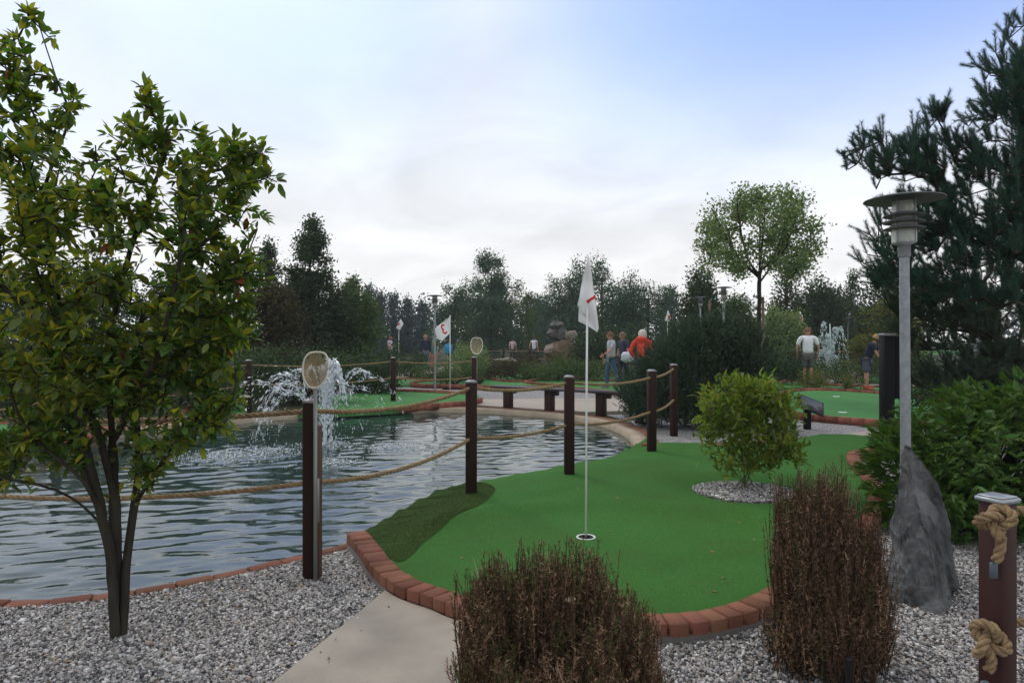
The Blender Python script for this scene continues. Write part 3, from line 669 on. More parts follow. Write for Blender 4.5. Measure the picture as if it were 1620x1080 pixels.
# the slender multi-stem tree at the left, about 3.4 m away
DT = depth(1003, ZG)
def T3(px, py, dd=0.0): return P(px, py, DT+dd)
paths = [
    [T3(187, 1006), T3(186, 930, .02), T3(183, 870), T3(181, 800), T3(178, 700, .02), T3(172, 600), T3(180, 500, .02), T3(205, 400), T3(240, 300), T3(262, 230), T3(236, 140, .03)],
    [T3(181, 1004, -.04), T3(179, 930, -.05), T3(174, 870, -.05), T3(164, 832, -.05), T3(150, 790, -.1), T3(118, 745, -.15), T3(60, 700, -.2), T3(22, 640, -.2), T3(10, 560, -.25)],
    [T3(195, 1004, -.01), T3(198, 930, .0), T3(202, 870, .03), T3(213, 800, .08), T3(220, 730, .1), T3(214, 650, .1), T3(213, 570, .12), T3(222, 510, .12), T3(265, 460, .2), T3(300, 410, .2), T3(312, 340, .2), T3(330, 270, .2), T3(360, 215, .2)],
    [T3(164, 832, -.05), T3(120, 790, -.1), T3(60, 765, -.15), T3(15, 758, -.2)],
    [T3(164, 815, -.05), T3(140, 720, -.1), T3(118, 640, -.1), T3(112, 560, -.15), T3(70, 460, -.2), T3(40, 370, -.2)],
    [T3(181, 790, 0), T3(160, 700, -.05), T3(132, 630, 0), T3(100, 520, .1), T3(80, 400, .2), T3(70, 300, .2), T3(108, 190, .2), T3(84, 110, .17), T3(66, 50, .15), T3(50, 14, .15)],
    [T3(213, 800, .08), T3(250, 740, .0), T3(285, 690, -.08), T3(318, 655, -.1)],
    [T3(178, 700, .02), T3(210, 640, -.1), T3(250, 560, -.2), T3(270, 480, -.25), T3(290, 380, -.25)],
    [T3(215, 590, .1), T3(260, 540, .2), T3(310, 520, .3), T3(345, 560, .3)],
    [T3(112, 560, -.1), T3(60, 500, -.1), T3(-20, 430, -.1), T3(-90, 330, 0)],
    [T3(150, 790, -.1), T3(90, 640, .15), T3(10, 600, .3), T3(-60, 560, .3)],
]
lobes = [  # px, py, rx, ry, share
    (5, 300, 130, 110, 74), (10, 90, 40, 50, 10), (-30, 200, 60, 70, 22), (60, 430, 170, 110, 80), (120, 300, 110, 80, 42), (170, 380, 110, 80, 42), (40, 540, 140, 80, 70), (150, 520, 110, 90, 66), (260, 500, 90, 80, 34),
    (330, 440, 85, 70, 40), (350, 350, 80, 70, 44), (385, 270, 58, 62, 36), (330, 250, 70, 50, 28), (270, 330, 55, 60, 16), (215, 215, 50, 55, 22), (238, 150, 22, 28, 7), (30, 210, 70, 60, 18),
    (20, 120, 50, 60, 14), (48, 20, 12, 8, 3), (80, 60, 10, 12, 2), (105, 165, 22, 22, 5), (90, 620, 110, 60, 54), (200, 600, 90, 60, 44), (320, 560, 65, 50, 30), (250, 600, 60, 50, 20), (60, 680, 80, 40, 18), (365, 510, 45, 55, 24), (385, 430, 40, 50, 16), (300, 470, 50, 50, 16), (350, 610, 38, 30, 9), (330, 680, 45, 30, 10), (250, 700, 60, 42, 16), (225, 760, 40, 35, 7),
    (290, 640, 60, 40, 12), (30, 690, 70, 45, 30), (0, 735, 70, 30, 16), (110, 700, 60, 40, 14), (350, 640, 40, 30, 8), (-90, 400, 90, 160, 40)]
tg = []
for (px, py, rx, ry, n) in lobes:
    k = 0
    n = int(n*1.2)
    while k < n:
        u = rng.uniform(-1, 1, 3)
        if (u**2).sum() > 1: continue
        sd = min(.55, .0032*max(rx, ry)*1.15)
        tg.append(tuple(P(px+u[0]*rx, py+u[1]*ry, DT+u[2]*sd))); k += 1
Pn, par, r, e_, pa, tips = grow(paths, tg, seg=.07, wob=.006, rtip=.0016, rbase=.040, expo=.53, up=.15)
tree = thing('magnolia_tree', 'slender multi-stem tree with broad yellow green leaves on the gravel beside the pond', 'tree', T3(187, 1006))
off = np.array(tree.location)
mobj('trunk', (wood(Pn-off, r, e_, pa, 8)), M_bark, tree, smooth=True)
# leaves in whorls along the twig ends
LP, LD, LN = [], [], []
for tp in tips:
    chain = [tp]; 
    while par[chain[-1]] >= 0 and len(chain) < 4: chain.append(par[chain[-1]])
    ax = unit(Pn[chain[0]]-Pn[chain[-1]]) if len(chain) > 1 else np.array([0, 0, 1.0])
    m_ = rng.integers(11, 18)
    for k in range(m_):
        s = rng.uniform(0, 1)**1.5*(len(chain)-1); i0 = int(s); i1 = min(i0+1, len(chain)-1); p = Pn[chain[i0]]*(1-(s-i0))+Pn[chain[i1]]*(s-i0)
        d = unit(ax*rng.uniform(.2, .9)+rdir(1)[0]*.95+np.array([0, 0, rng.uniform(-.35, .25)]))
        LP.append(p+d*.012); LD.append(d); LN.append(unit(np.array([0, 0, 1.0])+rdir(1)[0]*.55))
LP, LD, LN = np.array(LP), np.array(LD), np.array(LN); n_ = len(LP)
Ln = rng.triangular(.028, .052, .086, n_); Wd = Ln*rng.uniform(.42, .62, n_)
hgt = LP[:, 2]; yel = rng.random(n_) < .22+.2*((hgt > 1.2) & (hgt < 2.1) & (LP[:, 0] < -1.9)); red = rng.random(n_) < .006
# the nearest, best seen leaves are parts of their own; the rest is one mesh
cand = np.argsort(LP[:, 1]+.0*LP[:, 0]); vis = [i for i in cand if abs(LP[i, 0]) < LP[i, 1]*.73 and Ln[i] > .05][:290]
single = np.zeros(n_, bool); single[vis] = True
leafmesh = [mesh('leaf', LEAF8[0]*np.array([w_, 1, 1]), LEAF8[1], m_, True) for w_, m_ in ((.5, M_leaf), (.45, M_leafy), (.56, M_leaf))]
for i in vis:
    D_, Sx = Vector(LD[i]), Vector(LD[i]).cross(Vector(LN[i])).normalized(); Nn = Sx.cross(D_)
    o = bpy.data.objects.new('leaf', leafmesh[1 if yel[i] else (0 if i % 2 else 2)]); COL.objects.link(o); o.parent = tree
    o.matrix_local = Matrix.Translation(Vector(LP[i])-tree.location) @ Matrix((Sx, D_, Nn)).transposed().to_4x4() @ Matrix.Scale(Ln[i], 4)
fol = []; mi = []
for k, sel in enumerate((~yel & ~red, yel & ~red, red)):
    s_ = sel & ~single; v_ = cards(LP[s_]-off, LD[s_], LN[s_], Ln[s_], Wd[s_], LEAF8); fol.append(v_); mi += [k]*len(v_[1])
V_, T_ = join(*fol)
obj('foliage', mesh('foliage', V_, T_, [M_leaf, M_leafy, M_leafr], True, mi), tree, kind='stuff')

# ------------------------------------------------------------------ pine shoots, pines
def shoots(base, dirs, length, n, nl, nw=.0016, ang=.75, spread=1.0, curve=.0):
    """needled shoots: a bottle brush of needles round each axis"""
    m = len(base); t_ = rng.uniform(.02, 1.0, (m, n)); a = rng.uniform(0, 6.283, (m, n))
    dirs = unit(dirs); ref = np.where(np.abs(dirs[:, 2:3]) < .9, np.array([[0, 0, 1.0]]), np.array([[1.0, 0, 0]])); U = unit(np.cross(dirs, ref)); Wv = np.cross(dirs, U)
    Ln_ = np.broadcast_to(length, (m,))
    Pp = base[:, None]+dirs[:, None]*(t_*Ln_[:, None])[..., None]
    rad = np.cos(a)[..., None]*U[:, None]+np.sin(a)[..., None]*Wv[:, None]
    D = dirs[:, None]*math.cos(ang)+rad*math.sin(ang)*spread
    D = D.reshape(-1, 3); Pp = Pp.reshape(-1, 3)
    nls = nl*rng.uniform(.7, 1.15, len(Pp))
    return cards(Pp, D, rdir(len(Pp)), nls, nw, NEED)
M_needle = mat('pine_needle', (.032, .090, .068), .5, island=.45, hue=.03, trans=.12)
M_needle2 = mat('juniper_needle', (.052, .090, .056), .6, island=.5, hue=.04, trans=.1)
M_twig = mat('twig_bark', (.085, .06, .04), .9, var=.3)
def pine(name, label, base, trunk_pts, branches, nshoot, sl=.16, nl=.05, nn=110, nw=.0022, rb=.09, m=None):
    t_ = thing(name, label, 'tree', base); off = np.array(t_.location)
    tg = []
    for c, rad, n in branches:
        k = 0
        while k < n:
            u = rng.uniform(-1, 1, 3)
            if (u**2).sum() > 1: continue
            tg.append(np.array(c)+u*np.array(rad)); k += 1
    Pn, par, r, e_, pa, tips = grow([trunk_pts], tg, seg=.16, wob=.012, rtip=.004, rbase=rb, expo=.62, up=-.35)
    mobj('trunk', wood(Pn-off, r, e_, pa, 6), M_bark, t_, smooth=True)
    # shoots sit at tips and along the outer wood, pointing up and outward
    B, D = [], []
    cen = np.mean(np.array(tg), 0)
    for tp in tips:
        ch = [tp]
        while par[ch[-1]] >= 0 and len(ch) < 5: ch.append(par[ch[-1]])
        ax = unit(Pn[ch[0]]-Pn[ch[-1]]) if len(ch) > 1 else np.array([0, 0, 1.])
        B.append(Pn[tp]); D.append(unit(ax*.5+np.array([0, 0, 1.0])+rng.normal(0, .12, 3)))
        for _ in range(nshoot-1):
            s = rng.integers(0, len(ch)); B.append(Pn[ch[s]]+rng.normal(0, .01, 3)); D.append(unit(ax*.7+np.array([0, 0, .75])+rdir(1)[0]*.75))
    B, D = np.array(B), np.array(D); Ls = sl*rng.uniform(.7, 1.35, len(B))
    N_ = shoots(B-off, D, Ls, nn, nl, nw, ang=.62)
    ax_ = tubes(B-off, B-off+D*Ls[:, None], np.full(len(B), .005), np.full(len(B), .003), 4)
    mobj('needles', N_, m or M_needle, t_, kind='stuff')
    mobj('twigs', ax_, M_twig, t_, kind='stuff')
    return t_
DPN = 7.6
def Q(px, py, D=DPN): return tuple(P(px, py, D))
br = []
for (px, py, rx, ry, n, dD) in [(1375, 250, 30, 24, 10, 0), (1408, 268, 42, 40, 18, 0), (1430, 235, 12, 22, 4, 0), (1470, 215, 26, 30, 12, .1), (1455, 262, 38, 40, 16, .1), (1510, 270, 46, 50, 22, .2), (1545, 250, 30, 40, 10, 0),
                            (1590, 150, 44, 55, 22, -.1), (1575, 220, 46, 60, 24, .1), (1613, 95, 22, 62, 12, 0), (1572, 120, 18, 40, 6, 0), (1420, 350, 50, 40, 24, .3), (1500, 350, 80, 60, 44, .2), (1590, 320, 70, 80, 50, 0),
                            (1400, 420, 42, 40, 22, .2), (1470, 430, 80, 55, 46, .1), (1560, 430, 90, 70, 60, .2), (1640, 300, 60, 150, 40, .4), (1680, 150, 80, 120, 30, 0)]:
    br.append((Q(px, py, DPN+dD), (rx/F*DPN, .35 if rx < 50 else .6, ry/F*DPN), int(n*1.0)))
pine('pine_tree', 'tall pine with upright needle candles behind the right lamp post', Q(1640, 745), [Q(1640, 745), Q(1636, 600), Q(1628, 450), Q(1622, 300), Q(1615, 180), Q(1612, 90)], br, 5, sl=.21, nl=.062, nn=190, nw=.0036, rb=.06)
br = []
D2 = 9.2
for (px, py, rx, ry, n) in [(1480, 500, 70, 60, 50), (1560, 500, 90, 80, 70), (1440, 540, 32, 50, 18), (1490, 590, 60, 45, 40), (1580, 590, 80, 40, 50), (1660, 520, 90, 120, 40), (1430, 470, 50, 40, 22)]:
    br.append((Q(px, py, D2), (rx/F*D2, .6, ry/F*D2), n))
pine('pine_tree', 'dense dark lower pine filling the gap behind the lamp post and black post', Q(1570, 700, D2), [Q(1570, 705, D2), Q(1565, 600, D2), Q(1560, 480, D2), Q(1550, 430, D2)], br, 6, sl=.2, nl=.065, nn=130, nw=.0048, rb=.055, m=M_needle2)

# ------------------------------------------------------------------ junipers / leaf clouds
def lobes_pts(lobes, n, hollow=.5):
    """points inside ellipsoids ((cx,cy,cz),(rx,ry,rz)), biased outward, with clumps"""
    vol = np.array([l[1][0]*l[1][1]*l[1][2] for l in lobes])**.7; vol /= vol.sum(); out_, dirs = [], []
    for l, v_ in zip(lobes, vol):
        m = max(8, int(n*v_)); u = rdir(m); rr = (hollow+(1-hollow)*rng.random(m))**(1/2.0)
        nz_ = np.array([noise.noise(Vector(l[0])*3+Vector(x)*2.3) for x in u])
        rr = rr*(1+.38*nz_)
        out_.append(np.array(l[0])+u*rr[:, None]*np.array(l[1])); dirs.append(u)
    return np.vstack(out_), np.vstack(dirs)
def cloud(lobes, n, size, asp=.6, droop=0.0, hollow=.35, clump=10, cr=.12, tpl=DIAM):
    C, U = lobes_pts(lobes, n//clump, hollow); m = len(C)
    Pp = np.repeat(C, clump, 0)+rng.normal(0, cr, (m*clump, 3)); U = np.repeat(U, clump, 0)
    D = unit(U*.6+rdir(len(Pp))*1.0+np.array([0, 0, .15-droop])); Nn = unit(U+rdir(len(Pp))*.6+np.array([0, 0, .5]))
    s = size*rng.uniform(.6, 1.3, len(Pp)); k = Pp[:, 2] > ZG
    return cards(Pp[k], D[k], Nn[k], s[k], s[k]*asp, tpl)
def juniper(name, label, base, lobes, n, nl=.10, nn=46, cat='shrub', m=None, nw=.0065, group=None):
    t_ = thing(name, label, cat, base, group=group); off = np.array(t_.location)
    C, U = lobes_pts(lobes, n, .30); k = C[:, 2] > ZG+.02; C, U = C[k], U[k]
    D = unit(U*.6+rdir(len(C))*.35+np.array([0, 0, .9])); Ls = rng.uniform(.10, .26, len(C))
    V1 = shoots(C-off, D, Ls, nn, nl*.5, nw, ang=.6)
    V2 = cloud([(c, (r0[0]*.86, r0[1]*.86, r0[2]*.86)) for c, r0 in lobes], n*7, .07, .3, 0, .15, 7, .06, DIAM)
    mobj('foliage', join(V1, (V2[0]-off, V2[1])), m or M_needle2, t_, kind='stuff')
    q_ = np.array(t_.location); sel = rng.choice(len(C), min(60, len(C)), replace=False)
    mobj('stem', tubes(np.repeat([[0, 0, 0.0]], len(sel), 0)+rng.normal(0, .05, (len(sel), 3))*[1, 1, 0], (C[sel]-off)*.92, np.full(len(sel), .018), np.full(len(sel), .005), 5), M_bark, t_)
    return t_
def lob(px, py, D, rx, ry, rd): return (tuple(P(px, py, D)), (rx/F*D, rd, ry/F*D))
DJ = 11.5
juniper('juniper_bush', 'dark green juniper bush beside the last rope fence post', G(1030, 672, ZG)+Vector((-.1, .3, 0)),
        [lob(1055, 580, DJ, 44, 34, .5), lob(1012, 622, DJ, 34, 34, .5), lob(1060, 610, DJ, 55, 60, .6), lob(1030, 645, DJ, 42, 30, .5), lob(1036, 590, DJ, 22, 20, .4), lob(1088, 565, DJ, 40, 55, .5)], 2100, m=M_needle2)
DJ2 = 11.3
juniper('dwarf_pine', 'broad dark dwarf pine between the rope fence and the right hand green', G(1140, 677, ZG)+Vector((0, .3, 0)),
        [lob(1110, 560, DJ2, 40, 50, .5), lob(1150, 545, DJ2, 45, 45, .5), lob(1185, 575, DJ2, 30, 44, .5), lob(1120, 620, DJ2, 50, 60, .6), lob(1175, 628, DJ2, 42, 54, .5), lob(1100, 648, DJ2, 45, 36, .5), lob(1165, 655, DJ2, 45, 36, .5), lob(1118, 530, DJ2, 16, 26, .2)], 3000, m=mat('dwarf_pine_needle', (.046, .082, .044), .6, island=.5, hue=.04, trans=.08))

# ------------------------------------------------------------------ leafy shrub in the round bed
sc = G(1180, 772, .01); D3 = sc.y
sh = thing('leafy_shrub', 'bright green leafy shrub growing from the round gravel bed in the turf', 'shrub', sc)
off = np.array(sc); tg = []
for (px, py, rx, ry, n) in [(1128, 640, 22, 20, 16), (1150, 618, 12, 22, 7), (1178, 628, 22, 26, 20), (1212, 622, 16, 26, 16), (1244, 645, 20, 26, 18), (1160, 655, 30, 26, 22), (1205, 655, 34, 26, 28), (1185, 690, 60, 30, 46), (1130, 690, 22, 22, 14), (1245, 692, 22, 28, 20), (1112, 665, 10, 10, 4), (1258, 720, 10, 16, 5), (1175, 725, 58, 24, 30), (1220, 725, 34, 22, 16), (1195, 620, 40, 20, 16)]:
    for _ in range(n):
        u = rdir(1)[0]*rng.random()**.4; tg.append(tuple(P(px+u[0]*rx, py+u[2]*ry, D3+u[1]*.36)))
stems = [[tuple(sc+Vector((rng.normal(0, .05), rng.normal(0, .05), -.02))), tuple(P(px, py, D3+dd))] for px, py, dd in [(1150, 700, 0), (1170, 680, .1), (1190, 690, -.1), (1205, 690, .05), (1225, 700, 0), (1160, 700, -.1), (1180, 660, 0), (1215, 670, .1), (1140, 720, .05)]]
Pn, par, r, e_, pa, tips = grow(stems, tg, seg=.05, wob=.004, rtip=.0016, rbase=.008, expo=.4, up=.1)
mobj('stem', wood(Pn-off, r, e_, pa, 5), mat('green_stem', (.10, .09, .04), .8, var=.3), sh, smooth=True)
LP = np.repeat(Pn[tips], 13, 0); LP = LP+rng.normal(0, .030, LP.shape); ax = np.repeat(unit(Pn[tips]-off), 13, 0)
LD = unit(ax*.6+rdir(len(LP))*.9); LN = unit(np.array([0, 0, 1.0])+rdir(len(LP))*.6); Ln = rng.uniform(.045, .10, len(LP))
M_sl = mat('shrub_leaf', (.125, .195, .032), .5, island=.5, hue=.05, trans=.4)
big_ = np.argsort(LP[:, 1]-Ln*20)[:240]; single = np.zeros(len(LP), bool); single[big_] = True
lm = [mesh('leaf', LEAF8[0]*np.array([w_, 1, 1]), LEAF8[1], M_sl, True) for w_ in (.36, .46)]
for i in big_:
    D_, Sx = Vector(LD[i]), Vector(LD[i]).cross(Vector(LN[i])).normalized(); Nn = Sx.cross(D_)
    o = bpy.data.objects.new('leaf', lm[i % 2]); COL.objects.link(o); o.parent = sh
    o.matrix_local = Matrix.Translation(Vector(LP[i]-off)) @ Matrix((Sx, D_, Nn)).transposed().to_4x4() @ Matrix.Scale(Ln[i], 4)
mobj('foliage', cards(LP[~single]-off, LD[~single], LN[~single], Ln[~single], Ln[~single]*.42, LEAF8), M_sl, sh, kind='stuff')
for k in range(9):   # long arching top leaves
    a = P(1130+k*12+rng.normal(0, 6), 640+rng.normal(0, 8), D3+rng.normal(0, .15)); d = Vector((rng.normal(0, .7), rng.normal(0, .3), .8)).normalized()
    c_ = [a, a+d*.08, a+d*.15+Vector((d.x*.05, 0, -.01)), a+d*.19+Vector((d.x*.12, 0, -.05))]
    A = np.array([tuple(p-sc) for p in smooth_pts(c_, 4)]); w_ = .011*np.sin(np.linspace(.25, 3.0, len(A))); s_ = np.array([0, 1.0, .2])
    V = np.vstack([A-s_*w_[:, None], A+s_*w_[:, None]]); i = np.arange(len(A)-1); n = len(A)
    mobj('leaf', (V, np.vstack([np.stack([i, i+1, i+1+n], -1), np.stack([i, i+1+n, i+n], -1)])), M_sl, sh, smooth=True)

# ------------------------------------------------------------------ false cypress bush at the right
def fronds(B, D, U, n, ln, w=.13):
    """flat fan sprays with side leaflets"""
    m = len(B); D = unit(D); Sd = unit(np.cross(D, U)); t_ = np.linspace(.08, 1, n); Ps, Ds, Ns, Ls = [], [], [], []
    for k, tt in enumerate(t_):
        droop = np.array([0, 0, -1.0])*(tt**2*.28)
        p = B+D*(ln*tt)[:, None]+droop*ln[:, None]
        for sgn in (-1, 1):
            Ps.append(p); Ds.append(unit(D*.85+Sd*sgn*.8+np.array([0, 0, -.12])+rng.normal(0, .12, D.shape))); Ns.append(U); Ls.append(ln*(.18+.34*(1-tt))*rng.uniform(.8, 1.2, m))
    Ps.append(B); Ds.append(D); Ns.append(U); Ls.append(ln)
    return cards(np.vstack(Ps), np.vstack(Ds), np.vstack(Ns), np.concatenate(Ls), np.concatenate(Ls)*w+.0025, TRI3)
DB = 5.3
cb = thing('cypress_bush', 'bushy bright green false cypress behind the standing rock', 'shrub', tuple(G(1560, 800, ZG)))
off = np.array(cb.location)
lb = [lob(1560, 745, DB, 130, 100, .6), lob(1470, 770, DB-.1, 82, 72, .5), lob(1440, 730, DB+.1, 52, 60, .4), lob(1500, 700, DB+.1, 62, 52, .45), lob(1600, 660, DB+.1, 60, 48, .5), lob(1555, 640, DB+.3, 45, 26, .4), lob(1650, 720, DB, 100, 120, .6), lob(1500, 815, DB-.25, 90, 42, .4), lob(1600, 810, DB-.2, 90, 50, .45)]
C, U = lobes_pts(lb, 5600, .60)
kf_ = np.array([noise.noise(Vector(c)*5.5) for c in C]); C = C+U*(kf_*.10)[:, None]; keep = kf_ > -.28; C, U = C[keep], U[keep]; k = C[:, 2] > ZG+.02; C, U = C[k], U[k]
D = unit(U*np.array([1, 1, .4])+rng.normal(0, .35, U.shape)+np.array([0, 0, .18])); Un = unit(np.array([0, 0, 1.0])+U*.5+rng.normal(0, .25, U.shape))
mobj('foliage', fronds(C-off, D, Un, 10, rng.uniform(.07, .14, len(C))), mat('cypress_spray', (.060, .135, .025), .55, island=.38, hue=.04, trans=.22), cb, kind='stuff')
sel = rng.choice(len(C), 160, replace=False)
mobj('stem', tubes(np.zeros((160, 3))+rng.normal(0, .08, (160, 3))*[1, 1, 0], (C[sel]-off)*.93, np.full(160, .014), np.full(160, .004), 5), M_bark, cb)

# ------------------------------------------------------------------ dry heather bushes
M_dry = mat('dry_needle', (.122, .078, .040), .85, island=.55, hue=.03)
M_dry2 = mat('dry_twig', (.055, .036, .024), .85, island=.5)
M_dry3 = mat('sparse_green_needle', (.095, .11, .035), .8, island=.4, hue=.03)
def heather(name, label, base, lobes, ns, nneed, zb, green_f=.06, tops=True):
    t_ = thing(name, label, 'shrub', base); off = np.array(base)
    A_, B_ = [], []
    for (cx_, cy_, rx, ry, h0, h1, n) in lobes:
        n = int(n*.62); nc = max(8, n//9)
        cu = rng.uniform(-1, 1, (nc*3, 2)); cu = cu[(cu**2).sum(1) < 1][:nc]; ch = rng.uniform(h0, h1, len(cu))*(1-.08*(cu**2).sum(1))
        j = rng.integers(0, len(cu), n); u = cu[j]; m = n
        hh = ch[j]*rng.uniform(.72, 1.04, m); ctr = np.column_stack([cx_+u[:, 0]*rx, cy_+u[:, 1]*ry])
        top = np.column_stack([ctr+rng.normal(0, .020, (m, 2))*(1+.3*np.abs(u)), zb+hh])
        s0 = rng.uniform(.0, .75, m)**1.3
        bot = np.column_stack([ctr*.0+np.array([cx_, cy_])+(ctr-np.array([cx_, cy_]))*(.72+.25*s0[:, None])+rng.normal(0, .010, (m, 2)), zb+hh*s0*.8])
        A_.append(bot); B_.append(top)
    A_, B_ = np.vstack(A_)-off, np.vstack(B_)-off; m = len(A_)
    bend = rng.normal(0, .020, (m, 3)); K = [A_+(B_-A_)*s+bend*math.sin(s*3.14) for s in (0, .33, .66, 1)]
    mobj('twigs', join(*[tubes(K[i], K[i+1], np.full(m, .0023-.0005*i), np.full(m, .0018-.0005*i), 3) for i in range(3)]), M_dry2, t_, kind='stuff')
    w_ = rng.uniform(.05, 1.0, (m, nneed))
    Pp = A_[:, None]+(B_-A_)[:, None]*w_[..., None]+bend[:, None]*np.sin(w_*3.14)[..., None]; Pp = Pp.reshape(-1, 3)
    D = unit(np.repeat(unit(B_-A_), nneed, 0)*.75+rdir(len(Pp))*.8)
    cls = np.repeat(rng.random(m), nneed); tipw = w_.reshape(-1)
    gr = cls < green_f; tan = (cls > .80) | (rng.random(len(Pp)) < .10)
    for nm, mm, s_ in (('dry_needles', M_dry, ~gr & ~tan), ('pale_dry_needles', M_dry4, ~gr & tan), ('green_needles', M_dry3, gr)):
        if s_.any(): k_ = int(s_.sum()); mobj(nm, cards(Pp[s_], D[s_], rdir(k_), rng.uniform(.009, .022, k_), .0036, NEED), mm, t_, kind='stuff')
    # a few bare bleached twigs
    q_ = rng.choice(m, 26, replace=False); e2 = unit(rdir(26)+[0, 0, .9]); p2 = A_[q_]+(B_[q_]-A_[q_])*rng.uniform(.5, 1, (26, 1)); mobj('bare_twigs', tubes(p2, p2+e2*rng.uniform(.03, .08, (26, 1)), np.full(26, .0018), np.full(26, .0009), 4), M_pale, t_, kind='stuff')
    return t_
M_dry4 = mat('pale_dry_needle', (.31, .20, .12), .85, island=.45, hue=.03)
M_pale = mat('bleached_twig', (.36, .28, .20), .85)
D4 = 2.62
def X4(px, D=D4): return (px-810)/F*D
# centre: from px 725 to 1055, tops at 870-940
heather('dry_heather_bush', 'dry brown heather bush in front of the flag with a sawn stake in it', (X4(880), D4, ZG),
        [(X4(835), D4, .17, .16, .56, .66, 800), (X4(905), D4+.02, .15, .16, .56, .665, 640), (X4(775), D4-.02, .12, .16, .48, .58, 520), (X4(980), D4, .13, .17, .44, .53, 560), (X4(765), D4-.12, .08, .12, .32, .48, 340), (X4(885), D4-.26, .26, .10, .20, .38, 700), (X4(1012), D4-.06, .08, .13, .22, .43, 340), (X4(930), D4-.15, .14, .10, .30, .46, 380)], 1, 72, ZG, .17)
D5 = 3.02
def X5(px, D=D5): return (px-810)/F*D
heather('dry_heather_bush', 'tall dry brown heather bush between the green and the standing rock', (X5(1310), D5, ZG),
        [(X5(1262), D5, .10, .16, .77, .86, 620), (X5(1310), D5, .13, .16, .76, .86, 800), (X5(1350), D5, .085, .16, .66, .75, 500), (X5(1250), D5-.06, .07, .12, .5, .80, 420), (X5(1350), D5+.22, .07, .09, .80, .90, 150), (X5(1298), D5-.18, .20, .08, .30, .62, 600), (X5(1368), D5-.05, .06, .12, .40, .66, 260), (X5(1235), D5-.08, .08, .1, .2, .46, 240)], 1, 72, ZG, .05)
# sawn stakes standing in them
M_wood = mat('stake_bark', (.085, .05, .035), .9, bump=1, bump_scale=40, var=.3)
M_cut = mat('cut_wood', (.60, .48, .36), .8, var=.15, var_scale=60)
def stake(base, h, r_, label, m_side, m_top):
    t_ = thing('wooden_stake', label, 'stake', base)
    pr = [(r_*1.05, 0), (r_, h*.3), (r_*.96, h*.7), (r_, h)]
    mobj('post', lathe(pr, 12), m_side, t_, smooth=True)
    a = np.linspace(0, 2*math.pi, 13)[:-1]; V = np.vstack([[0, 0, h+.004], np.column_stack([r_*np.cos(a), r_*np.sin(a), h+.001+.004*np.cos(a)])])
    mobj('sawn_top', (V, [(0, k+1, (k+1) % 12+1) for k in range(12)]), m_top, t_)
pz = P(901, 948, 2.56); stake((pz.x, pz.y, ZG), pz.z-ZG, .024, 'short sawn off wooden stake with a pale cut top inside the dry bush', M_wood, M_cut)
M_black = mat('black_paint', (.012, .011, .012), .5, var=.2)
pz = P(1344, 1042, 2.62); stake((pz.x, pz.y, ZG), pz.z-ZG, .014, 'small black peg at the foot of the tall dry bush', M_black, M_black)

# ------------------------------------------------------------------ rope fences
M_post = mat('fence_post_wood', (.032, .014, .010), .7, spec=.2, rgb2=(.022, .010, .008), var_scale=5, var=.3, bump=.3, bump_scale=30, stretch=(1, 1, .12))
M_batten = mat('batten_wood', (.10, .055, .035), .6, rgb2=(.075, .04, .026), var_scale=6, var=.3, stretch=(1, 1, .1))
M_cap = mat('post_cap_metal', (.26, .26, .27), .55, .5, var=.2)
M_rope = mat('rope', (.40, .28, .155), .9, rgb2=(.27, .18, .10), var_scale=30, var=.25, bump=.8, bump_scale=260, detail=3)
pm = {}
def post_mesh(h, w):
    k = (round(h, 2), w)
    if k not in pm:
        s = w/2; pm[k] = (mesh('post', *box(-s, s, -s, s, 0, h, .006), M_post),
            mesh('post_cap', *join(lathe([(0.0, h+.022), (s*.7, h+.018), (s*1.32, h+.006), (s*1.36, h+.002), (s*1.36, h-.012), (s*1.3, h-.014)], 4)), M_cap))
        for v_ in pm[k][1].vertices:
            x, y = v_.co.x, v_.co.y; v_.co.x, v_.co.y = (x-y)*.7071*1.02, (x+y)*.7071*1.02
    return pm[k]
def fence(label, posts, ropes, w=.095, h=None, group=None, rr=.0165, wt=None):
    """posts: (x, y, z0, top z, rot); ropes: lists of z heights per post with sag"""
    t_ = thing('rope_fence', label, 'fence', (posts[0][0], posts[0][1], posts[0][2]), group=group); o0 = Vector(t_.location)
    for ip_, (x, y, z0, z1, rz) in enumerate(posts):
        pmsh, cmsh = post_mesh(z1-z0, .070 if label.startswith('near') and ip_ == 1 else w); p = obj('post', pmsh, t_, Vector((x, y, z0))-o0); p.rotation_euler = (0, 0, rz)
        c = obj('post_cap', cmsh, p)
    for zs, sags in ropes:
        pts = []
        for i in range(len(posts)-1):
            a = Vector((posts[i][0], posts[i][1], zs[i])); b = Vector((posts[i+1][0], posts[i+1][1], zs[i+1]))
            for k in range(14):
                s = k/14; p = a.lerp(b, s); p.z -= sags[i]*4*s*(1-s); pts.append(p-o0)
        pts.append(b-o0)
        mobj('rope', twisted(pts, rr, rr*8, 6, 9), M_rope, t_, smooth=True)
    return t_
near_posts = []
for (px, pb, z0, top, rz) in [(487, 918, ZG, 633, .0), (745, 788, 0, 603, .12), (901, 757, 0, 594, .05), (1032, 720, 0, 585, .1), (1067, 690, ZG, 576, .2)]:
    g_ = G(px, pb, z0); near_posts.append((g_.x, g_.y+.04, z0-.05, HC-(top-540)/F*g_.y-.012, rz))
L0 = (-4.45, 4.5, ZG, .99, .1)
allp = [L0]+near_posts
def zr(px, py, y): return HC-(py-540)/F*y
ys_ = [p[1] for p in allp]
top_z = [.93, zr(491, 650, ys_[1]), zr(745, 613, ys_[2]), zr(901, 604.5, ys_[3]), zr(1032, 597, ys_[4]), zr(1067, 583, ys_[5])]
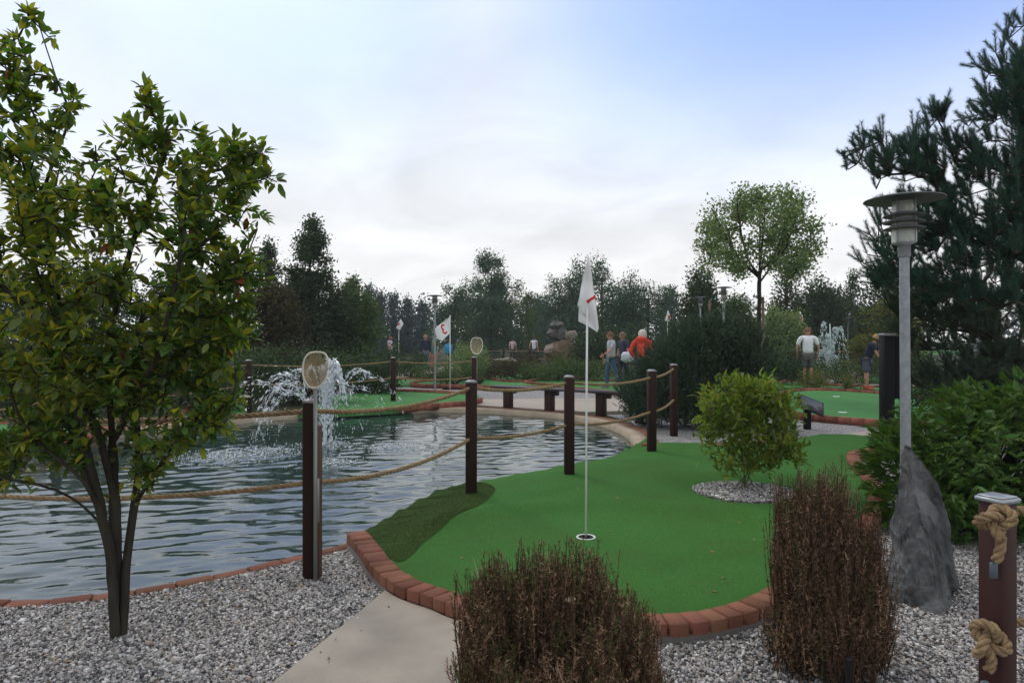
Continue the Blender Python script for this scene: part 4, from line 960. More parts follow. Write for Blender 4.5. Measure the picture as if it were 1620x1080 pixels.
low_z = [.48, zr(491, 763, ys_[1]), zr(745, 693, ys_[2]), zr(901, 671, ys_[3]), zr(1032, 651, ys_[4]), zr(1067, 632, ys_[5])]
nf = fence('near rope fence of dark posts running along the pond and across the turf', allp, [(top_z, (.075, .07, .05, .05, .03)), (low_z, (.12, .085, .04, .05, .04))])
# fence on the far bank
fp = []
for (px, pb, top) in [(-160, 730, 640), (87, 692, 600), (262, 668, 0), (393, 655, 568), (622, 638, 561), (750, 636, 563)]:
    if not top: continue
    g_ = G(px, pb, ZG); fp.append((g_.x, g_.y, ZG-.05, .98, .2))
fence('rope fence of slim dark posts on the far bank of the pond', fp, [([.9]*5, (.10, .12, .07, .05)), ([.52]*5, (.10, .1, .06, .05))], w=.11, rr=.014)
# foreground post with the knotted rope, right edge
D6 = 2.2
fx = (1578-810)/F*D6; zt6 = HC-(792-540)/F*D6
kf = thing('rope_fence', 'foreground dark red fence post with a square metal cap and two big rope knots', 'fence', (fx, D6, ZG)); o0 = Vector(kf.location)
M_post2 = mat('red_brown_post', (.042, .013, .011), .6, spec=.3, rgb2=(.045, .014, .012), var_scale=3, var=.25, bump=.2, bump_scale=30, stretch=(1, 1, .12))
h6 = zt6-ZG; s = .038
p6 = mobj('post', box(-s, s, -s, s, 0, h6, .005), M_post2, kf); p6.rotation_euler = (0, 0, R(24))
c6 = mobj('post_cap', join(box(-.046, .046, -.046, .046, h6-.002, h6+.014, .004), box(-.04, .04, -.04, .04, h6+.014, h6+.019, .003)), mat('square_cap_metal', (.36, .38, .40), .4, .6, var=.15), p6)
def knot(c, R0, r_, tail, seed, parent, ang=0.0):
    a = np.linspace(0, 2*math.pi*.97, 60); x = (np.sin(a)+1.7*np.sin(2*a)); y = (np.cos(a)-1.7*np.cos(2*a)); z = -1.2*np.sin(3*a)
    A = np.column_stack([x*.36, z*.34, y*.36])*R0; ca, sa = math.cos(ang), math.sin(ang); A = np.column_stack([A[:, 0]*ca-A[:, 2]*sa, A[:, 1], A[:, 0]*sa+A[:, 2]*ca])
    V1 = twisted([tuple(p+np.array(c)) for p in A], r_, r_*5, 8, 9)
    tl = [Vector(c)+Vector(q_) for q_ in tail]; V2 = twisted(smooth_pts(tl, 6), r_, r_*5, 8, 9)
    return mobj('rope', join(V1, V2), M_rope, parent, smooth=True)
k1 = P(1576, 826, D6-.065)-o0; k2 = P(1564, 1012, D6-.07)-o0
knot(tuple(k1), .052, .0155, [(.0, -.005, -.02), (.008, -.01, -.06), (.002, -.008, -.095), (.000, .0, -.118)], 1, kf, .3)
knot(tuple(k2), .056, .0155, [(-.01, -.012, -.02), (.0, -.014, -.06), (-.006, -.006, -.09)], 2, kf, 1.4)
for (pya, pyb, sag) in ((808, 812, .02), (985, 975, .03)):
    a = P(1590, pya, D6+.03)-o0; b = a+Vector((1.5, .35, .0)); pts = [a+(b-a)*(k/14)-Vector((0, 0, sag*4*(k/14)*(1-k/14))) for k in range(15)]
    mobj('rope', twisted(pts, .0155, .085, 8, 9), M_rope, kf, smooth=True)
for q_ in (k1+Vector((.0, .01, -.125)), k2+Vector((-.012, .0, -.125))):
    mobj('cleat', xf(box(-.012, .012, -.006, .008, -.05, 0, .003), tuple(q_), .3), mat('cleat_metal', (.10, .13, .16), .5, .3), kf)
o = thing('rope_fence', 'x', 'fence'); bpy.data.objects.remove(o)

# ball net standing in a bracket at the first fence post
M_alu = mat('aluminium', (.28, .27, .26), .5, .5, var=.15)
M_net = mat('net_cord', (.62, .50, .33), .9, var=.3, var_scale=20)
def ball_net(label, px, py_top, py_bot, D, zbase, w, full=True):
    t_ = thing('ball_net', label, 'net', ((px-810)/F*D, D, zbase)); o0 = Vector(t_.location)
    zt, zb = HC-(py_top-540)/F*D-zbase, HC-(py_bot-540)/F*D-zbase; h = zt-zb; cz = (zt+zb)/2
    prof = lambda a: (w/2*(1-.34*max(0, -math.sin(a))**1.3)*math.copysign(abs(math.cos(a))**.62, math.cos(a)), h/2*math.copysign(abs(math.sin(a))**.8, math.sin(a)))
    ring = [Vector((prof(a)[0], .03*math.sin(a), cz+prof(a)[1])) for a in np.linspace(0, 2*math.pi, 41)]
    mobj('hoop', sweep(ring, .006 if full else .011, 8), mat('cream_hoop', (.70, .66, .56), .5), t_, smooth=True)
    mobj('pole', sweep([(0, 0, 0), (0, 0, zb+.01)], .011 if full else .016, 10), M_alu, t_, smooth=True)
    vt = []
    def S_(u, v_):  # bag surface, hanging back and down from the hoop
        x, z = u*w/2*1.06*(1-.34*max(0, -v_)**1.3), v_*h/2; rr = min(1, math.hypot(u, v_)); dp = .10*(1-rr**2.2)+.0
        return Vector((x-.30*dp, dp, cz+z-.75*dp))
    m_ = 20 if full else 8
    for fam in (0, 1):
        for k in range(-m_, m_+1):
            c_ = k/m_*1.4; line = []
            for s in np.linspace(-1.3, 1.3, 27):
                u, v_ = (c_+s)*.7071, (c_-s)*.7071*(1 if fam else -1)
                if math.hypot(u, v_) <= 1.0: line.append(S_(u, v_)+Vector((.0015*math.sin(s*40), 0, 0)))
            if len(line) > 2: vt.append(sweep(line, .0017 if full else .005, 3, cap=False))
    mobj('netting', join(*vt), M_net, t_, kind='stuff')
    return t_
DN = near_posts[0][1]-.07
ball_net('long handled ball net with a cream hoop standing against the first fence post', 499, 557, 613, DN, ZG, .150)
bn = bpy.data.objects['ball_net']; xn = bn.location.x
P1 = near_posts[0]
bt = mobj('batten', box(-.014, .014, -.045, .045, 0, .96, .003), M_batten, nf, loc=Vector((P1[0]+.050, P1[1]-.006, P1[2]))-Vector(nf.location))
br_ = mobj('bracket', join(box(-.016, .016, -.012, .004, 0, .26, .003), lathe([(.005, -.016), (.005, -.013), (0, -.012)], 8, (0, -.012, .05))), M_alu, nf, loc=Vector((xn, DN+.028, HC-(828-540)/F*DN))-Vector(nf.location))
ball_net('second ball net standing at the far fence beyond the low bench', 754, 534, 560, 17.6, ZG, .30, False)

# ------------------------------------------------------------------ flags
M_cloth = mat('white_flag_cloth', (.82, .82, .82), .85, trans=.0, var=.04, bump=.1, bump_scale=300)
M_white = mat('white_paint', (.78, .78, .76), .4)
M_red = mat('red_print', (.62, .035, .035), .8)
def cloth(poly, D, wave, grid=.018, oy=0.0):
    """outline in picture coordinates at distance D, given folds by a depth function"""
    w3 = [P(a, b, D) for a, b in poly]; lp = [Vector((p.x, p.z, 0)) for p in w3]
    V, T = sheet(lp, 0, grid=grid); return np.column_stack([V[:, 0], D+oy+wave(V[:, 0], V[:, 1]), V[:, 1]]), T
hole = G(927, 845.5, 0); hole.z = float(zgreen(hole.x, hole.y)); DF = hole.y
fl = thing('golf_flag', 'tall white flagpole with a limp folded white flag in the nearest hole', 'flag', hole); off = np.array(hole)
px0 = hole.x
mobj('pole', sweep([(0, 0, -.02), (.004, 0, 1.0), (.013, 0, HC+(540-405)/F*DF-hole.z)], .0075, 10), M_white, fl, smooth=True)
mobj('cup', join(lathe([(.056, -.10), (.056, .004), (.066, .006), (.068, .001)], 32), lathe([(0.0, -.06), (.056, -.06)], 32)), M_white, fl, smooth=True)
dark = lathe([(0, .0065), (.047, .0065)], 32)
mobj('cup_shade_disc', dark, mat('cup_shade_black', (.01, .01, .01), .8), fl)  # black disc across the cup mouth, painted stand-in for the shade inside
w1 = lambda x, z: .018*np.sin((x-px0)*60+z*9)+.012*np.sin(z*22+(x-px0)*25)
A1 = cloth([(930, 408), (934, 424), (937, 440), (940, 466), (943, 492), (947, 519), (944, 526), (934, 508), (913, 483), (916, 470), (918, 458), (922, 440), (925, 424)], DF, w1, oy=-.012)
A2 = cloth([(916, 484), (925, 488), (938, 500), (944, 524), (931, 516), (915.5, 508)], DF, lambda x, z: .012*np.sin((x-px0)*50+z*20)+.02, oy=.0)
fabric = mobj('cloth', (A1[0]-off, A1[1]), M_cloth, fl, smooth=True); mobj('cloth', (A2[0]-off, A2[1]), M_cloth, fl, smooth=True)
A3 = cloth([(927, 476), (940.4, 466), (941.2, 472), (930, 480.5)], DF, w1, grid=.01, oy=-.015)
mobj('printed_number', (A3[0]-off, A3[1]), M_red, fabric)

def strokes(poly, wd):
    A = np.array(poly, float); T = np.gradient(A, axis=0); T /= np.linalg.norm(T, axis=1, keepdims=True); Nn = np.stack([-T[:, 1], T[:, 0]], 1)*wd/2
    V = np.vstack([A+Nn, A-Nn]); n = len(A); i = np.arange(n-1); return V, np.vstack([np.stack([i, i+1, i+1+n], -1), np.stack([i, i+1+n, i+n], -1)])
def arc(cx_, cy_, r_, a0, a1, n=10): return [(cx_+r_*math.cos(R(a)), cy_+r_*math.sin(R(a))) for a in np.linspace(a0, a1, n)]
def num3():  # unit square digit 3
    return strokes(arc(.48, .72, .24, 150, -80, 12)+arc(.48, .27, .26, 80, -150, 12), .19)
def far_flag(label, pxp, py_top, D, corners, mirror, red_pts=None, three=None, py_bot=None):
    zb = ZG if py_bot is None else HC-(py_bot-540)/F*D
    base = Vector(((pxp-810)/F*D, D, zb)); t_ = thing('golf_flag', label, 'flag', base); off = np.array(base)
    mobj('pole', sweep([(0, 0, 0), (0, 0, HC-(py_top-540)/F*D-zb)], .011, 8), M_white, t_, smooth=True)
    wv = lambda x, z: .03*np.sin((x-base.x)*11+z*5)
    V, T = cloth(corners, D, wv, grid=.05, oy=-.01); cl_ = mobj('cloth', (V-off, T), M_cloth, t_, smooth=True)
    if three:
        (x0, y0), (ux, uy), (vx, vy) = three; V2, T2 = num3(); px = x0+V2[:, 0]*ux+V2[:, 1]*vx; py = y0+V2[:, 0]*uy+V2[:, 1]*vy
        X_ = (px-810)/F*D; Z_ = HC-(py-540)/F*D; mobj('printed_number', (np.column_stack([X_, D-.016+wv(X_, Z_), Z_])-off, T2), M_red, cl_)
    if red_pts:
        V, T = cloth(red_pts, D, wv, grid=.05, oy=-.018); mobj('printed_number', (V-off, T), M_red, cl_)
far_flag('white flag with a mirrored red number 3 flying behind the pond', 712, 498, 19.5, [(711.5, 501), (711.5, 527), (700, 539), (692, 536), (687, 521), (698, 511)], True, three=((709.8, 525.2), (-10, 3.8), (-5.2, -13.6)))
far_flag('small white flag at the back left above the spectators', 631, 522, 30, [(634, 504), (638.5, 512), (633, 522), (626.5, 519), (630, 511)], False, [(629, 512), (633.5, 510), (632, 513.5), (628.5, 515)])
far_flag('small white pointed flag beyond the juniper bush', 1056, 492, 26, [(1057, 490), (1061, 502), (1060, 509), (1051, 507), (1054, 499)], False, [(1056, 499), (1060, 499), (1060, 505), (1057, 505)])
far_flag('small white and red flag behind the man in the white shirt', 1265.5, 492, 27, [(1266, 492), (1270, 500), (1270.5, 507), (1267, 512), (1265.5, 508)], False, [(1266, 500), (1269.5, 501), (1269, 508), (1266, 507)])

# ------------------------------------------------------------------ park lamps
M_galv = mat('galvanised_steel', (.34, .36, .38), .5, .55, rgb2=(.26, .28, .30), var_scale=25, var=.15, bump=.2, bump_scale=200)
M_dkmetal = mat('lamp_dark_metal', (.12, .13, .135), .5, .3)
M_glass = bpy.data.materials.new('lamp_glass'); M_glass.use_nodes = True
b = M_glass.node_tree.nodes['Principled BSDF']; b.inputs['Base Color'].default_value = (.62, .64, .58, 1); b.inputs['Roughness'].default_value = .25; b.inputs['Transmission Weight'].default_value = .45; b.inputs['IOR'].default_value = 1.3
def lamp(label, px, D, zb, ztop, k=1.0, simple=False, group='park lamps'):
    t_ = thing('park_lamp', label, 'lamp', ((px-810)/F*D, D, zb), group=group); H = ztop-zb; sg = 40 if not simple else 20
    mobj('pole', lathe([(.032*k, 0), (.029*k, H-.36)], 18), M_galv, t_, smooth=True)
    mobj('collar', lathe([(.0, H-.375), (.034*k, H-.375), (.036*k, H-.37), (.036*k, H-.30), (.07*k, H-.285), (.0, H-.283)], 24), M_galv, t_, smooth=True)
    mobj('diffuser', lathe([(.070*k, H-.284), (.072*k, H-.16), (.066*k, H-.15), (.066*k, H-.03)], 24), M_glass, t_, smooth=True)
    rings = []
    for q_ in (.190, .150, .110): rings.append(lathe([(.073*k, H-q_+.012), (.118*k, H-q_-.006), (.119*k, H-q_-.010), (.073*k, H-q_+.007)], sg))
    for rg_ in rings: mobj('louvre', rg_, M_dkmetal, t_, smooth=True)
    for a in range(4):
        an = a*math.pi/2+.5; mobj('rod', tubes([[.073*k*math.cos(an), .073*k*math.sin(an), H-.285]], [[.073*k*math.cos(an), .073*k*math.sin(an), H-.01]], [.005], [.005], 6), M_galv, t_)
    mobj('shade', lathe([(.0, H+.012), (.10, H+.010), (.18*k, H-.002), (.228*k, H-.014), (.230*k, H-.019), (.226*k, H-.020), (.10*k, H-.004), (.0, H)], sg), M_dkmetal, t_, smooth=True)
    return t_
DL = 4.35
l1 = lamp('tall galvanised park lamp with a flat disc shade rising behind the standing rock', 1434, DL, ZG, HC+(540-312)/F*DL)
l1.rotation_euler = (0, R(-.4), 0)
lamp('slim park lamp on the far side of the pond beside the flag', 688, 19.5, ZG, 1.35+73/F*19.5, 1.0, True)
lamp('park lamp in front of the round crowned tree, taller of a pair', 1145, 18.5, ZG, 1.35+86/F*18.5, 1.0, True)
lamp('park lamp left of the round crowned tree, shorter of a pair', 1108, 24, ZG, 1.35+70/F*24, 1.0, True)
lamp('most distant park lamp beside the far fountain', 1341, 33, ZG, 1.35+38/F*33, 1.0, True)

# ------------------------------------------------------------------ the standing rock
def rock_mesh(pts, lv, disp, m, seed=0, fine=.006, chunk=0.0):
    import bmesh
    bm = bmesh.new()
    for p in pts: bm.verts.new(p)
    r_ = bmesh.ops.convex_hull(bm, input=bm.verts); bmesh.ops.delete(bm, geom=[g for g in r_['geom_interior'] if isinstance(g, bmesh.types.BMVert)], context='VERTS')
    for k in range(lv): bmesh.ops.subdivide_edges(bm, edges=bm.edges[:], cuts=1, use_grid_fill=True)
    bmesh.ops.triangulate(bm, faces=bm.faces)
    bm.normal_update()
    for v_ in bm.verts:
        c_ = v_.co; s = Vector((seed, 0, 0)); v_.co = c_+v_.normal*(disp*noise.noise(c_*4+s)+fine*noise.noise(c_*17+s)+fine*.5*noise.noise(c_*45+s)
            +(chunk*(noise.cell(c_*6+noise.noise_vector(c_*5)*.6+s)-.5)+chunk*.6*(noise.cell(c_*15+noise.noise_vector(c_*9)*.5+s)-.5) if chunk else 0))
    me = bpy.data.meshes.new('rock'); bm.to_mesh(me); bm.free(); me.materials.append(m); return me
def stone_mat(name, c1, c2, bsc=30):
    m = mat(name, c1, .62, rgb2=c2, var_scale=5.5, var=.6, bump=2.6, bump_scale=bsc, detail=10, spec=.4, stretch=(1, 1, .55)); return m
M_rock = stone_mat('grey_rock', (.016, .017, .018), (.125, .127, .128), 24)
rb_ = G(1455, 965, ZG)
R3 = lambda px, py, D: P(px, py, D)-rb_
rp_ = [R3(1394, 958, 3.80), R3(1402, 930, 3.80), R3(1490, 982, 3.57), R3(1440, 972, 3.66), R3(1521, 930, 3.86), R3(1424, 905, 4.2), R3(1502, 900, 4.25), R3(1431, 702, 3.98), R3(1441, 704, 4.0), R3(1424, 718, 4.02),
       R3(1497, 805, 3.97), R3(1476, 750, 4.0), R3(1458, 800, 3.84), R3(1420, 852, 3.97), R3(1489, 870, 3.80), R3(1512, 872, 3.92)]
rk = obj('rock', rock_mesh(rp_, 5, .016, M_rock, 3, .007, .008), None, rb_); tag(rk, 'tall pointed grey standing rock at the foot of the lamp post', 'rock')

# ------------------------------------------------------------------ black sign post, small reader sign, low bench
M_blk = mat('black_board', (.006, .006, .0065), .7, spec=.2, var=.2)
g_ = G(1403, 706, -.01)
sb = thing('sign_post', 'black square post with a dark board fixed to its right side, left of the lamp', 'sign', g_)
mobj('post', box(-.068, .068, -.068, .068, 0, HC+(540-530)/F*g_.y, .006), M_blk, sb)
mobj('post_cap', box(-.078, .078, -.078, .078, HC+(540-530)/F*g_.y, HC+(540-526)/F*g_.y, .006), M_cap, sb)
mobj('board', box(.068, .27, -.02, .02, .62, 1.43, .004), M_blk, sb)
g_ = G(1277, 679, ZG)
rs = thing('reader_sign', 'small black lectern style sign with a tilted panel on the gravel', 'sign', g_, R(0))
hh = HC-(645-540)/F*g_.y-ZG
mobj('post', box(-.05, .05, -.04, .04, 0, hh, .004), M_blk, rs)
pn = mobj('panel', box(-.22, .22, -.16, .16, -.015, .015, .005), mat('sign_frame', (.02, .021, .024), .4), rs, loc=(.04, -.02, hh+.05)); pn.rotation_euler = (R(38), R(22), R(-8))
mobj('panel_face', box(-.185, .185, -.125, .125, .016, .019), mat('dark_sign_face', (.05, .055, .06), .25, spec=.6), pn)
bl = [G(783, 612.5, .45), G(1006, 627, .45)]
A_, B_ = Vector((bl[0].x, bl[0].y, 0)), Vector((bl[1].x, bl[1].y, 0))
lb0, lb1, lb2 = G(804, 647, ZG), G(875, 651, ZG), G(951, 658, ZG)
ax_ = (lb2-lb0).normalized(); an = math.atan2(ax_.y, ax_.x)
bench = thing('low_bench', 'long low dark plank bench on three legs behind the pond', 'bench', lb0, an); Lb = (lb2-lb0).length
M_bench = mat('bench_wood', (.045, .02, .016), .6, rgb2=(.03, .015, .012), var_scale=5, var=.25)
mobj('seat', box(-.35, Lb+.55, -.17, .17, .44, .485, .006), mat('bench_top', (.06, .05, .05), .5, var=.3), bench)
for q_ in (0, (lb1-lb0).length, Lb):
    mobj('leg', box(q_-.085, q_+.085, -.07, .07, 0, .44, .006), M_bench, bench); mobj('bracket', box(q_+.086, q_+.2, -.05, .05, .34, .438, .006), M_bench, bench)

# rope tripod block of bricks and pale stone beside the right green
rubble = thing('brick_stack', 'small stack of red bricks beside a pale stone at the right green', 'bricks', G(1228, 644, ZG))
bmx = brick_mesh(.21, .11, .07, 55)
for k in range(9):
    o = bpy.data.objects.new('brick', bmx); COL.objects.link(o); o.parent = rubble; o.location = (-.02+.06*math.sin(k*2.1), .04*math.cos(k), .07+.062*k*.55); o.rotation_euler = (.05*math.sin(k), .3+.1*math.cos(k*3), k*.9)
st = obj('pale_stone', rock_mesh([Vector(p)*.2 for p in [(-1, -.8, 0), (1, -.7, 0), (.9, .8, 0), (-.8, .8, 0), (-.6, -.5, 1), (.6, -.3, 1.1), (.2, .6, .9)]], 2, .03, mat('pale_stone', (.40, .36, .33), .9, var=.3)), None, G(1215, 640, ZG)); tag(st, 'pale rounded stone beside the small red brick stack', 'stone')

# ------------------------------------------------------------------ fountains
M_drop = mat('water_spray', (.80, .86, .89), .2, trans=.0, spec=.7)
OCT = (np.array([(1, 0, 0), (-1, 0, 0), (0, 1, 0), (0, -1, 0), (0, 0, 1), (0, 0, -1)], float), np.array([(0, 2, 4), (2, 1, 4), (1, 3, 4), (3, 0, 4), (2, 0, 5), (1, 2, 5), (3, 1, 5), (0, 3, 5)]))
def drops(Pp, r_, vel, stretch_=2.0):
    n = len(Pp); vd = unit(vel); ref = np.array([[0.3, 1.0, .1]]); U = unit(np.cross(vd, ref)); Wv = np.cross(vd, U); r_ = r_[:, None, None]
    ov = OCT[0][None]; st_ = rng.uniform(1, stretch_, n)[:, None, None]
    V = Pp[:, None]+r_*(ov[..., 0:1]*U[:, None]+ov[..., 1:2]*Wv[:, None]+ov[..., 2:3]*st_*vd[:, None])
    return V.reshape(-1, 3), ((np.arange(n)*6)[:, None, None]+OCT[1][None]).reshape(-1, 3)
def arc_drops(o_, apex_h, dx, dy, n, spread, size,  t0=.0, t1=1.0, clumpy=0):
    g0 = 9.8; vz = math.sqrt(2*g0*apex_h); tt = 2*vz/g0; vx, vy = dx/tt, dy/tt; t_ = rng.uniform(t0, t1, n)*tt
    if clumpy: t_ = (np.round(t_*clumpy)/clumpy+rng.normal(0, .006, n))
    Pp = np.column_stack([o_[0]+vx*t_, o_[1]+vy*t_, o_[2]+vz*t_-.5*g0*t_**2])+rng.normal(0, 1, (n, 3))*spread*(.25+t_/tt)[:, None]
    vel = np.column_stack([np.full(n, vx), np.full(n, vy), vz-g0*t_]); k = Pp[:, 2] > ZW
    return Pp[k], rng.lognormal(0, .55, k.sum())*size*.62, vel[k]
ft = thing('fountain', 'white water fountain jet splashing in the pond behind the net', 'fountain', FT); off = np.array(FT)
DW = FT.y
def fd(px, py): q_ = P(px, py, DW); return q_.x-FT.x, q_.z-FT.z
segs = []
H1 = 1.19
segs.append(arc_drops(FT, H1, .06, .1, 1500, .012, .0060))
for k in range(12): segs.append(arc_drops(FT, H1*rng.uniform(.82, 1.06), rng.uniform(-.42, .5), rng.normal(0, .2), 330, .010, .0062, 0, .8, 30))
segs.append(arc_drops(FT, H1, .10, .1, 300, .022, .0052)); segs.append(arc_drops(FT, H1*.93, -.12, .2, 1300, .035, .0048)); segs.append(arc_drops(FT, H1*.80, .18, -.2, 600, .035, .0048))
segs.append(arc_drops(FT, 1.06, 1.05, .1, 330, .012, .0050, 0, .62, 22)); segs.append(arc_drops(FT, 1.10, .95, -.1, 200, .014, .0046, .15, .65, 25)); segs.append(arc_drops(FT, .98, 1.25, .3, 130, .02, .0045, .2, 1.0, 18))
for k in range(9): segs.append(arc_drops(FT, rng.uniform(.7, 1.08), -rng.uniform(.3, 1.1), rng.normal(0, .45), 170, .03, .0052, .1, 1, 16))
segs.append(arc_drops(FT, .9, -2.0, 0, 110, .05, .008, .3, 1)); segs.append(arc_drops(FT, 1.0, -1.45, .3, 160, .1, .007, .3, 1))
for k in range(6): segs.append(arc_drops(FT, rng.uniform(.6, 1.1), rng.uniform(.2, 1.2), rng.normal(0, .4), 120, .05, .0040, .2, 1, 14))
dv_ = [drops(a-off, b__, c__, 6.5) for a, b__, c__ in segs]
mobj('spray', join(*dv_), M_drop, ft, kind='stuff')
jet = []
for k in range(16):
    x0 = rng.normal(0, .02); hh = H1*rng.uniform(.35, .95); bx = rng.normal(.02, .05); pts = [(x0*.4+bx*(s**2), x0*s+rng.normal(0, .004), s*hh) for s in np.linspace(0, 1, 12)]
    jet.append(sweep(pts, np.array([.009*(1-.75*s)*rng.uniform(.6, 1.3)+.002 for s in np.linspace(0, 1, 12)]), 5))
mobj('water_jet', join(*jet), M_drop, ft, smooth=True)
# foam where the water lands
fm = []
for c, rr, am in splash:
    n = int(1500*rr); q_ = rng.normal(0, 1, (n, 2))*np.array([rr*.42, rr*.42]); zz_ = ZW+np.abs(rng.normal(0, .018, n))*np.exp(-(q_**2).sum(1)/(rr*.5)**2)+.004
    fm.append(drops(np.column_stack([c.x+q_[:, 0], c.y+q_[:, 1], zz_]), rng.lognormal(0, .5, n)*.0028, rdir(n)*[1.5, .5, .4], 3))
o = mobj('foam', join(*fm), M_drop, kind='stuff'); tag(o, 'white foam and splashing drops where the fountain water lands', 'foam')
f2b = P(1313, 568, 27); f2b.z = ZG
f2 = thing('fountain', 'distant narrow white fountain plume beyond the right hand green', 'fountain', f2b); off = np.array(f2b); sg2 = []
for k in range(14): sg2.append(arc_drops(f2b, rng.uniform(.8, 2.25), rng.normal(0, .28), rng.normal(0, .3), 300, .045, .016, 0, 1))
mobj('spray', join(*[drops(a-off, b__, c__, 3) for a, b__, c__ in sg2]), mat('far_spray', (.62, .74, .72), .4), f2, kind='stuff')
jt = [sweep([(rng.normal(0, .02), 0, 0), (rng.normal(0, .03), 0, 1.2), (rng.normal(0, .02), 0, 2.1)], [.04, .03, .01], 6) for k in range(4)]
mobj('water_jet', join(*jt), MATS['far_spray'], f2, smooth=True)
mobj('basin', lathe([(1.2, 0), (1.2, .25), (1.05, .25), (1.05, .12), (0, .12)], 28), mat('basin_stone', (.3, .27, .24), .9), f2)

# ------------------------------------------------------------------ background trees
FOL = {
 'dark': mat('dark_foliage', (.042, .074, .034), .8, island=.38, hue=.05, trans=.2),
 'mid': mat('mid_foliage', (.066, .114, .042), .8, island=.35, hue=.05, trans=.25),
 'blue': mat('bluish_foliage', (.058, .108, .068), .8, island=.32, hue=.04, trans=.2),
 'light': mat('light_foliage', (.15, .22, .095), .65, island=.4, hue=.05, trans=.3),
 'rust': mat('rusty_foliage', (.055, .050, .022), .8, island=.5, hue=.04, trans=.2),
 'far': mat('far_foliage', (.048, .078, .070), .8, island=.35, hue=.03),
 'yellow': mat('yellow_green_foliage', (.105, .125, .032), .7, island=.4, hue=.05, trans=.3),
}
def tree_bg(label, px, D, top, w, m, kind='round', n=9000, ls=.10, cat='tree', name='tree', bot=None, trunk=True, group=None, rd=None, seed=None, twist=0):
    """crown from py=top down to py=bot, w px wide, standing on the ground at distance D"""
    bx = (px-810)/F*D; t_ = thing(name, label, cat, (bx, D, ZG), group=group); off = np.array((bx, D, ZG))
    zt = HC-(top-540)/F*D; zb = ZG+.05 if bot is None else HC-(bot-540)/F*D; H = zt-zb; hw = w/2/F*D; rd = rd or hw*.8; lobes = []
    if kind == 'round':
        m_ = 16
        for k in range(m_):
            a = rng.uniform(0, 6.28); v_ = rng.uniform(.12, .92); rr = hw*math.sqrt(max(.05, 1-((v_-.45)/.62)**2))
            lobes.append(((bx+math.cos(a)*rr*.62, D+math.sin(a)*rd*.6, zb+v_*H*.95), (hw*rng.uniform(.24, .42), rd*.4, H*rng.uniform(.10, .19))))
        lobes.append(((bx, D, zb+H*.45), (hw*.66, rd*.7, H*.36)))
        for k in range(16):
            a = rng.uniform(0, 6.28); q_ = rng.uniform(.15, .95); lobes.append(((bx+math.cos(a)*hw*q_, D+math.sin(a)*rd*q_, zb+H*(.98-.5*q_**2.2)*rng.uniform(.86, 1.02)), (hw*.07, hw*.07, H*rng.uniform(.05, .11))))
    elif kind == 'umbrella':
        for k in range(64):
            v_ = (k+.5)/64; a = k*2.39996+rng.normal(0, .25); rr = hw*(1-abs((v_-.42)/.62)**2.6)**.5*rng.choice([.92, .85, .5], p=[.4, .3, .3])
            lobes.append(((bx+math.cos(a)*rr*.86, D+math.sin(a)*rr*.8, zb+v_*H*.93), (hw*rng.uniform(.10, .19), hw*.16, H*rng.uniform(.045, .09))))
    elif kind == 'cone':
        for k in range(15):
            v_ = k/14; rr = hw*(1-v_)**.8+.04*hw
            for _ in range(3):
                a = rng.uniform(0, 6.28); lobes.append(((bx+math.cos(a)*rr*.6, D+math.sin(a)*rr*.6, zb+v_*H), (rr*rng.uniform(.4, .7)+.05, rr*.55+.05, H*.05)))
    elif kind == 'airy':
        for k in range(62):
            v_ = rng.random()**1.35; a = rng.uniform(0, 6.28); rr = hw*(.10+.90*(1-v_)**.75)*rng.uniform(.1, 1.05)
            lobes.append(((bx+math.cos(a)*rr+twist*v_*v_*hw, D+math.sin(a)*rr, zb+v_*H), (hw*rng.uniform(.09, .20), hw*.15, H*rng.uniform(.022, .05))))
    elif kind == 'hedge':
        m_ = max(5, int(w/26))
        for k in range(m_):
            lobes.append(((bx-hw+2*hw*(k+.5)/m_+rng.normal(0, .1), D+rng.normal(0, .2), zb+H*rng.uniform(.3, .62)), (2*hw/m_*rng.uniform(.7, 1.1), rd*.8, H*rng.uniform(.32, .5))))
    V, T = cloud(lobes, int(n*(1.35 if kind in ('round', 'airy') else 1)), ls, .62, 0, .25 if kind != 'airy' else .1, 9, ls*1.2)
    mobj('crown', (V-off, T), m, t_, kind='stuff')
    if trunk:
        # trunk and limbs reaching every lobe
        tp = [(bx, D, ZG), (bx+rng.normal(0, .03*hw), D, zb+.15*H if bot else ZG+.3*H), (bx+rng.normal(0, .04*hw), D, zb+.8*H)]
        paths_ = [tp]
        if kind == 'umbrella':
            tp[1] = (bx+.02, D, zb-.1*H); tp[2] = (bx+.05, D, zb+.95*H)
            for k in range(9):
                a = k*.7+.3; q_ = rng.uniform(.75, .98); paths_.append([(bx+.02, D, zb-.12*H+.02*k*H), (bx+.35*hw*math.cos(a), D+.35*hw*math.sin(a), zb+.22*H), (bx+q_*.75*hw*math.cos(a), D+q_*.75*hw*math.sin(a), zb+rng.uniform(.5, .8)*H)])
        Pn, par, r, e_, pa, tips = grow(paths_, [l[0] for l in lobes], seg=max(.2, H*.06), wob=.01*H, rtip=.012, rbase=max(.035, .012*H+.025), expo=.5, up=-.2)
        mobj('trunk', wood(Pn-off, r, e_, pa, 6), M_bark, t_, smooth=True)
    else:
        sel = [l[0] for l in lobes]; a_ = np.repeat([[0, 0, 0.0]], len(sel), 0)+rng.normal(0, hw*.25, (len(sel), 3))*[1, .3, 0]
        mobj('stem', tubes(a_, np.array(sel)-off, np.full(len(sel), .03), np.full(len(sel), .01), 5), M_bark, t_)
    return t_
rng = np.random.default_rng(21)
tree_bg('round crowned light green tree standing between two stakes right of centre', 1200, 17, 297, 204, FOL['light'], 'umbrella', 15000, .080, bot=432)
GB = 'background trees'
